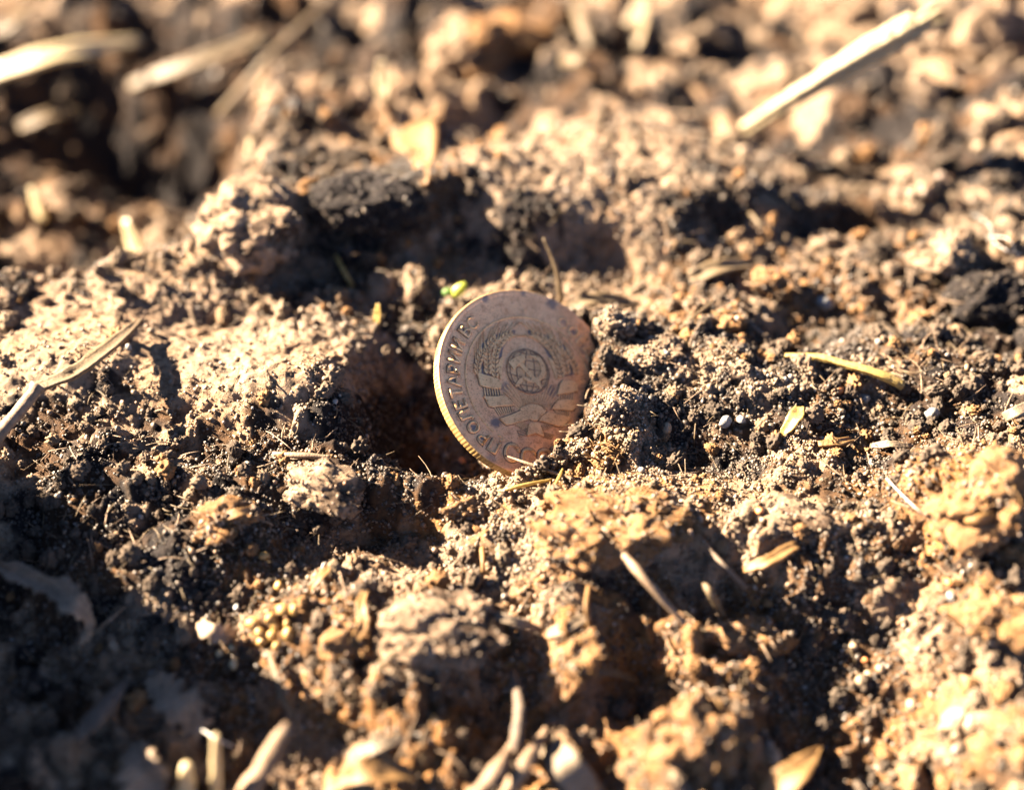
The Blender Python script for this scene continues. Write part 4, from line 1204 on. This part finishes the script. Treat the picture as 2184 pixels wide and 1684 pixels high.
# twig leaning against the coin face
q0 = at_depth(1077, 971, depth(COIN_C + CV * (-0.70 * R_COIN) + CU * (-0.27 * R_COIN)) - 1.2)
q2 = hit(1225, 1022, 0.6)
q1 = at_depth(1120, 986, (depth(q0) * 2 + depth(q2)) / 3 - 0.6)
V, F = tube_data(smooth_path([q0, q1, at_depth(1165, 1002, (depth(q0) + 2 * depth(q2)) / 3), q2], 22), [0.10, 0.17, 0.20, 0.22, 0.2], 8, 3, 0.2)
tw = tag(mesh_obj('twig', V, F, M_TWIG, None, True, q2), 'thin pointed twig leaning across the lower face of the coin', 'twig')

blade('plant_chip', [(1205, 657, 0.5), (1255, 638, 1.2), (1300, 636, 1.2), (1365, 650, 0.5)], [14, 28, 30, 14], M_DRY, 'pale curved chip lying right behind the coin top', 'chip', 3, 18, 0.25, 0.2)
stalk('straw', [(1062, 1048, 0.5), (1110, 1036, 1.0), (1178, 1022, 0.8)], [3, 5, 4, 3], M_YSTRAW, 'thin golden straw lying in front of the coin', 'straw', 3, 7, 16)
stalk('straw', [(1168, 1078, 0.5), (1180, 1045, 1.2), (1200, 1000, 0.8)], [3.5, 4, 3], M_YSTRAW, 'thin golden straw standing crosswise in front of the coin', 'straw', 4, 7, 14)
blade('plant_chip', [(1040, 1070, 0.6), (1052, 1040, 1.2), (1050, 1008, 1.0)], [16, 22, 14], M_WOOD, 'pale crumbling chip wedged under the lower edge of the coin', 'chip', 6, 12, 0.3, 0.3, 0.4)
blade('plant_chip', [(690, 622, 0.6), (725, 618, 1), (775, 626, 0.6)], [10, 14, 8], M_OLEAF, 'thin orange chip lying left behind the coin', 'chip', 6, 12, 0.2, 0.2)
stalk('stem', [(716, 545, 0.5), (735, 580, 1.2), (752, 612, 0.8)], [4, 5, 6], M_YSTRAW, 'short yellow stem above the thin orange chip', 'stem', 6, 8, 12)

# sprout
sp = empty('sprout', hit(958, 634, 0.3))
tag(sp, 'tiny yellow green sprout just left of the coin top', 'sprout')
c_ = hit(960, 632, 0.3); k = mmpx(c_); d_ = depth(c_)
V0, F0 = ico(3)
ctr = at_depth(980, 617, d_ - 1.0)
ax = (at_depth(994, 603, d_ - 1.2) - at_depth(968, 630, d_ - 0.8)); ax /= np.linalg.norm(ax)
wd = np.cross(ax, AX_B); wd /= np.linalg.norm(wd); th_ = np.cross(ax, wd)
q = ctr + (V0[:, :1] * ax * 20 + V0[:, 1:2] * wd * 12 * (1 - 0.25 * V0[:, :1]) + V0[:, 2:] * th_ * 8) * k
mesh_obj('seed_leaf', q, F0, M_GREEN, sp, True, np.array(sp.location) / S)
ctr = at_depth(956, 623, d_ - 0.6)
q = ctr + (V0[:, :1] * AX_R * 13 + V0[:, 1:2] * AX_U * 9 + V0[:, 2:] * AX_B * 6) * k
mesh_obj('seed_leaf', q, F0, M_STEMG, sp, True, np.array(sp.location) / S)
V, F = tube_data(smooth_path([hit(966, 640, 0), at_depth(968, 633, d_ - 0.5), at_depth(972, 625, d_ - 0.9)], 8), [0.22, 0.25, 0.22], 7, 1)
mesh_obj('stem', V, F, M_YSTRAW, sp, True, np.array(sp.location) / S)

# lower left, in the shade
lf, P_, k = blade('leaf', [(-15, 1200, 4), (50, 1228, 2), (118, 1255, 2.5), (165, 1290, 3), (198, 1340, 3)], [30, 36, 46, 62, 44, 14], M_LEAF, 'crumpled dry grey brown leaf in the shade at the left edge', 'leaf', 3, 30, 0.6, 0.16, 0.5)
V, F = ribbon_data(smooth_path([P_[-2], at_depth(176, 1368, depth(P_[-1])), hit(135, 1400, 0.8)], 12), [16 * k, 26 * k, 20 * k, 10 * k], AX_R + AX_U, 0.2, 0.3, 5, 0.2)
mesh_obj('curled_tip', V, F, M_LEAF, lf, True, np.array(lf.location) / S)
stalk('twig', [(198, 1352, 1), (232, 1322, 1.5), (268, 1294, 1)], [4.5, 4, 2.5, 1], M_TWIG, 'thorn like twig beside the crumpled grey leaf', 'twig', 3, 8, 12)
blade('bark_strip', [(158, 1572, 1), (215, 1510, 2), (278, 1438, 1)], [26, 42, 38, 16], M_ROOT, 'dark strip of bark lying in the shade at lower left', 'bark', 3, 16, -0.3, 0.5, 0.15)
blade('leaf', [(318, 1440, 1), (370, 1495, 2), (438, 1556, 1)], [44, 84, 90, 50], M_LEAF, 'torn brown leaf scrap in the shade below the pale seeds', 'leaf', 6, 20, 0.3, 0.2, 0.6)
blade('leaf', [(290, 1575, 2), (300, 1630, 3), (315, 1700, 2)], [30, 62, 84, 60], M_LEAF, 'jagged pale leaf scrap at the bottom edge in shade', 'leaf', 7, 20, 0.3, 0.2, 0.6)
stalk('straw', [(228, 1642, 1.5), (250, 1634, 2), (278, 1624, 1.5)], [4, 4, 3], M_DRY, 'short pale straw beside the jagged leaf scrap', 'straw', 3, 7, 10)
blade('leaf', [(425, 1325, 1), (455, 1345, 2), (505, 1358, 1)], [26, 40, 44, 26], M_LEAF, 'small crumpled leaf scrap left of the seeds', 'leaf', 8, 14, 0.3, 0.15, 0.6)
blade('leaf', [(640, 1555, 1.5), (600, 1480, 2), (570, 1385, 1)], [6, 10, 12, 8], M_DRY, 'long narrow dead blade below the seeds', 'leaf', 3, 16, 0.3, 0.12, 0.2)
blade('plant_chip', [(232, 1350, 0.8), (240, 1370, 1.0), (250, 1392, 0.6)], [14, 20, 12], M_LEAF, 'small pale scrap right of the crumpled grey leaf', 'chip', 9, 10, 0.2, 0.15, 0.3)

# stumps of stems at the bottom edge
def stump(px, py, tx, ty, r, mat, label, seed, lean=6):
    c_ = hit(px, py, 0.0); d_ = depth(c_)
    P_ = smooth_path([c_, at_depth((px + tx) / 2, (py + ty) / 2, d_ - lean * 0.5), at_depth(tx, ty, d_ - lean)], 18)
    k_ = mmpx(P_[9])
    V, F = tube_data(P_, [r * k_, r * 1.05 * k_, r * 0.9 * k_, r * 0.55 * k_], 12, seed, 0.16)
    return tag(mesh_obj('stem_stump', V, F, mat, None, True, c_), label, 'stem')
stump(392, 1740, 398, 1632, 21, M_STRAW, 'blurred thick pale stem stump, leftmost of three at the bottom edge', 3)
stump(462, 1740, 460, 1568, 12, M_STRAW, 'blurred thin upright pale stem, middle one of three at the bottom edge', 4, 7)
stump(505, 1730, 612, 1548, 22, M_TWIG, 'blurred slanting brown stem, rightmost of three at the bottom edge', 5, 5)
stalk('fibre', [(425, 1552, 1.5), (462, 1574, 2.5), (500, 1592, 1.5)], [1.8, 2.0, 1.5], M_FIL, 'thin white fibre behind the stem stumps', 'fibre', 3, 6, 12)

# near middle
tw, P_, k = stalk('twig', [(1497, 1232, 2.5), (1515, 1265, 2.5), (1545, 1318, 1.0)], [5, 8, 9, 10], M_DRY, 'forked pale twig with lit lower half above the ragged orange clod', 'twig', 3, 9, 18)
sub_tube('side_branch', tw, smooth_path([P_[0], P_[0] + np.array([-1.0, -0.3, 0.1]), P_[0] + np.array([-1.9, -0.4, -0.5])], 8), [0.22, 0.2, 0.12], M_TWIG)
stalk('twig', [(1512, 1172, 1.2), (1550, 1212, 1.6), (1590, 1252, 1.2)], [5, 6, 7], M_ROOT, 'straight grey brown twig right of the broad peaty clod', 'twig', 5, 9, 16)
blade('plant_chip', [(1585, 1214, 1.0), (1640, 1192, 1.5), (1702, 1160, 1.0)], [14, 26, 30, 18], M_OLEAF, 'long orange chip right of the straight twig', 'chip', 5, 16, 0.2, 0.3, 0.25)
blade('leaf', [(1225, 1448, 1.2), (1265, 1434, 2.2), (1310, 1434, 2.2), (1365, 1450, 1.2)], [8, 16, 18, 14], M_DRY, 'curved pale blade bridging the dark pit in the near middle', 'leaf', 5, 20, 0.25, 0.2, 0.1)
blade('leaf', [(806, 1428, 1.0), (818, 1404, 2.0), (845, 1392, 2.0), (878, 1394, 1.0)], [14, 12, 10, 6], M_DRY, 'small hooked pale blade below the wide grainy clod', 'leaf', 6, 16, 0.25, 0.15, 0.1)
stalk('root', [(1318, 1165, 1.8), (1370, 1228, 2.4), (1460, 1330, 1.5)], [9, 10, 9, 7], M_TWIG, 'brown root slanting down from the broad peaty clod', 'root', 6, 9, 24, 0.25)
blade('plant_chip', [(1000, 1308, 1.4), (1080, 1318, 2), (1160, 1346, 1.4)], [16, 20, 20, 14], M_WOOD, 'long thin chip over the dark hollow, left one of a pair', 'chip', 7, 18, 0.2, 0.3, 0.2)
blade('plant_chip', [(1165, 1352, 1.4), (1205, 1338, 2), (1258, 1312, 1.4)], [18, 24, 24, 16], M_WOOD, 'short thin chip over the dark hollow, right one of a pair', 'chip', 8, 18, 0.2, 0.3, 0.2)
stalk('root', [(1093, 1430, 2), (1108, 1510, 3), (1100, 1590, 3), (1110, 1650, 2)], [8, 12, 13, 12], M_ROOT, 'dark root standing in the hollow at the bottom middle', 'root', 7, 10, 22, 0.25)
stalk('root', [(1165, 1560, 2.5), (1120, 1630, 3), (1065, 1720, 2)], [12, 15, 17], M_TWIG, 'brown root crossing in front of the dark root', 'root', 8, 10, 20, 0.25)
stalk('root', [(1098, 1580, 3.5), (1060, 1640, 4), (1010, 1700, 3)], [11, 15, 16], M_TWIG, 'short root at the bottom edge left of the brown root', 'root', 9, 10, 18, 0.25)
blade('wood_chip', [(1165, 1582, 2), (1205, 1630, 3), (1262, 1700, 2)], [50, 72, 74, 60], M_WOOD, 'flat pale wood chip lying in the pit at the bottom edge', 'wood chip', 4, 12, 0.03, 0.7, 0.06)
blade('plant_chip', [(782, 1250, 1.0), (770, 1290, 2.0), (775, 1330, 2.0), (752, 1375, 1.0)], [14, 24, 26, 20], M_OLEAF, 'twisted orange strip standing right of the seeds', 'chip', 8, 18, 0.35, 0.3, 0.3)
blade('plant_chip', [(742, 1612, 1.5), (800, 1592, 2), (860, 1566, 1.5)], [20, 30, 28, 16], M_WOOD, 'pinkish flat chip at the bottom edge left of the short root', 'chip', 9, 14, 0.15, 0.4, 0.2)
blade('leaf', [(690, 1680, 1.5), (770, 1650, 2.5), (890, 1650, 1.5)], [40, 70, 76, 40], M_OLEAF, 'ragged orange leaf piece at the bottom edge', 'leaf', 9, 22, 0.35, 0.3, 0.7)
blade('leaf', [(1752, 1590, 5), (1700, 1640, 4), (1630, 1710, 2)], [6, 46, 66, 60], M_OLEAF, 'pointed orange leaf at the bottom edge right of the tall clod', 'leaf', 4, 18, 0.3, 0.3, 0.12)
stalk('twig', [(1028, 1170, 0.8), (1030, 1200, 1.2), (1028, 1240, 0.6)], [7, 5, 4], M_OLEAF, 'tiny upright orange twig between the hollow and the peaty clod', 'twig', 5, 8, 12)
stalk('twig', [(1255, 1250, 1.5), (1250, 1300, 2), (1262, 1345, 1)], [5, 5, 4], M_OLEAF, 'thin orange twig standing above the narrow upright clod', 'twig', 6, 8, 12)
blade('plant_chip', [(440, 1120, 0.8), (500, 1095, 1.2), (535, 1085, 0.6)], [14, 24, 12], M_OLEAF, 'orange flake on the small lit clod at the shadow edge', 'chip', 4, 10, 0.2, 0.2, 0.3)
blade('plant_chip', [(660, 1255, 1.0), (690, 1222, 2), (714, 1192, 1.5)], [14, 20, 8], M_OLEAF, 'pointed orange flake above the seeds', 'chip', 5, 10, 0.3, 0.2, 0.3)

# right side
blade('wood_chip', [(2140, 890, 1.5), (2165, 878, 2), (2200, 862, 1.5)], [22, 26, 26], M_WOOD, 'small square ended wood chip at the right edge', 'wood chip', 4, 8, 0.02, 0.6, 0.05)
stalk('root', [(2122, 945, 3), (2110, 1010, 4), (2085, 1110, 3)], [8, 13, 15, 12], M_OLEAF, 'thick ochre root running down the tall ochre clod', 'root', 5, 9, 20, 0.3)
stalk('root', [(2052, 1112, 2.5), (2085, 1106, 3), (2130, 1098, 2)], [10, 12, 10], M_OLEAF, 'short ochre root at the foot of the tall ochre clod', 'root', 6, 9, 14, 0.3)
blade('leaf', [(1706, 866, 1), (1694, 890, 1.5), (1668, 926, 1)], [20, 34, 30, 14], M_YSTRAW, 'small yellow leaf piece on the sandy slope at right', 'leaf', 4, 12, 0.3, 0.2, 0.15)
blade('plant_chip', [(1745, 945, 1), (1790, 940, 1.5), (1828, 932, 1)], [14, 22, 14], M_OLEAF, 'orange splinter below the small yellow leaf piece', 'chip', 5, 12, 0.2, 0.25, 0.3)
blade('plant_chip', [(1855, 950, 1), (1895, 946, 1.5), (1945, 950, 1)], [10, 18, 10], M_WOOD, 'pale splinter right of the orange splinter', 'chip', 6, 12, 0.2, 0.25, 0.3)
stalk('twig', [(1450, 702, 1), (1485, 672, 1.5), (1524, 640, 1)], [4, 4, 3], M_DRY, 'thin slanting twig left of the rounded orange clod', 'twig', 5, 7, 12)
stalk('twig', [(1560, 640, 1), (1600, 690, 2), (1660, 742, 1)], [6, 6, 4], M_ROOT, 'dark twig slanting down behind the rounded orange clod', 'twig', 6, 7, 14)
stalk('twig', [(1600, 455, 1.5), (1622, 480, 2), (1645, 520, 1)], [4, 4, 3], M_DRY, 'blurred thin twig on the bank right of the coin', 'twig', 7, 7, 12)
blade('plant_chip', [(1470, 590, 1), (1530, 568, 2), (1600, 560, 1)], [30, 40, 26], M_DRY, 'blurred tan chip on the slope behind the rounded orange clod', 'chip', 7, 12, 0.3, 0.4, 0.3)
for i, (pts, lb) in enumerate([([(2075, 455, 2), (2110, 480, 4), (2115, 512, 2)], 'short white hair curling over the grainy clod'), ([(2090, 505, 2), (2150, 510, 5), (2175, 560, 2)], 'long white hair bending at the right edge'), ([(2100, 500, 2), (2140, 530, 4), (2184, 545, 2)], 'faint white hair below the long white hair')]):
    stalk('hair', pts, [0.8, 0.9, 0.6], M_FIL, lb, 'hair', 3 + i, 6, 20, 0.05)
stalk('hair', [(1890, 1020, 1), (1950, 1080, 3), (2000, 1120, 1)], [1.2, 1.2, 1.0], M_FIL, 'thin pale hair left of the tall ochre clod', 'hair', 9, 6, 16, 0.05)
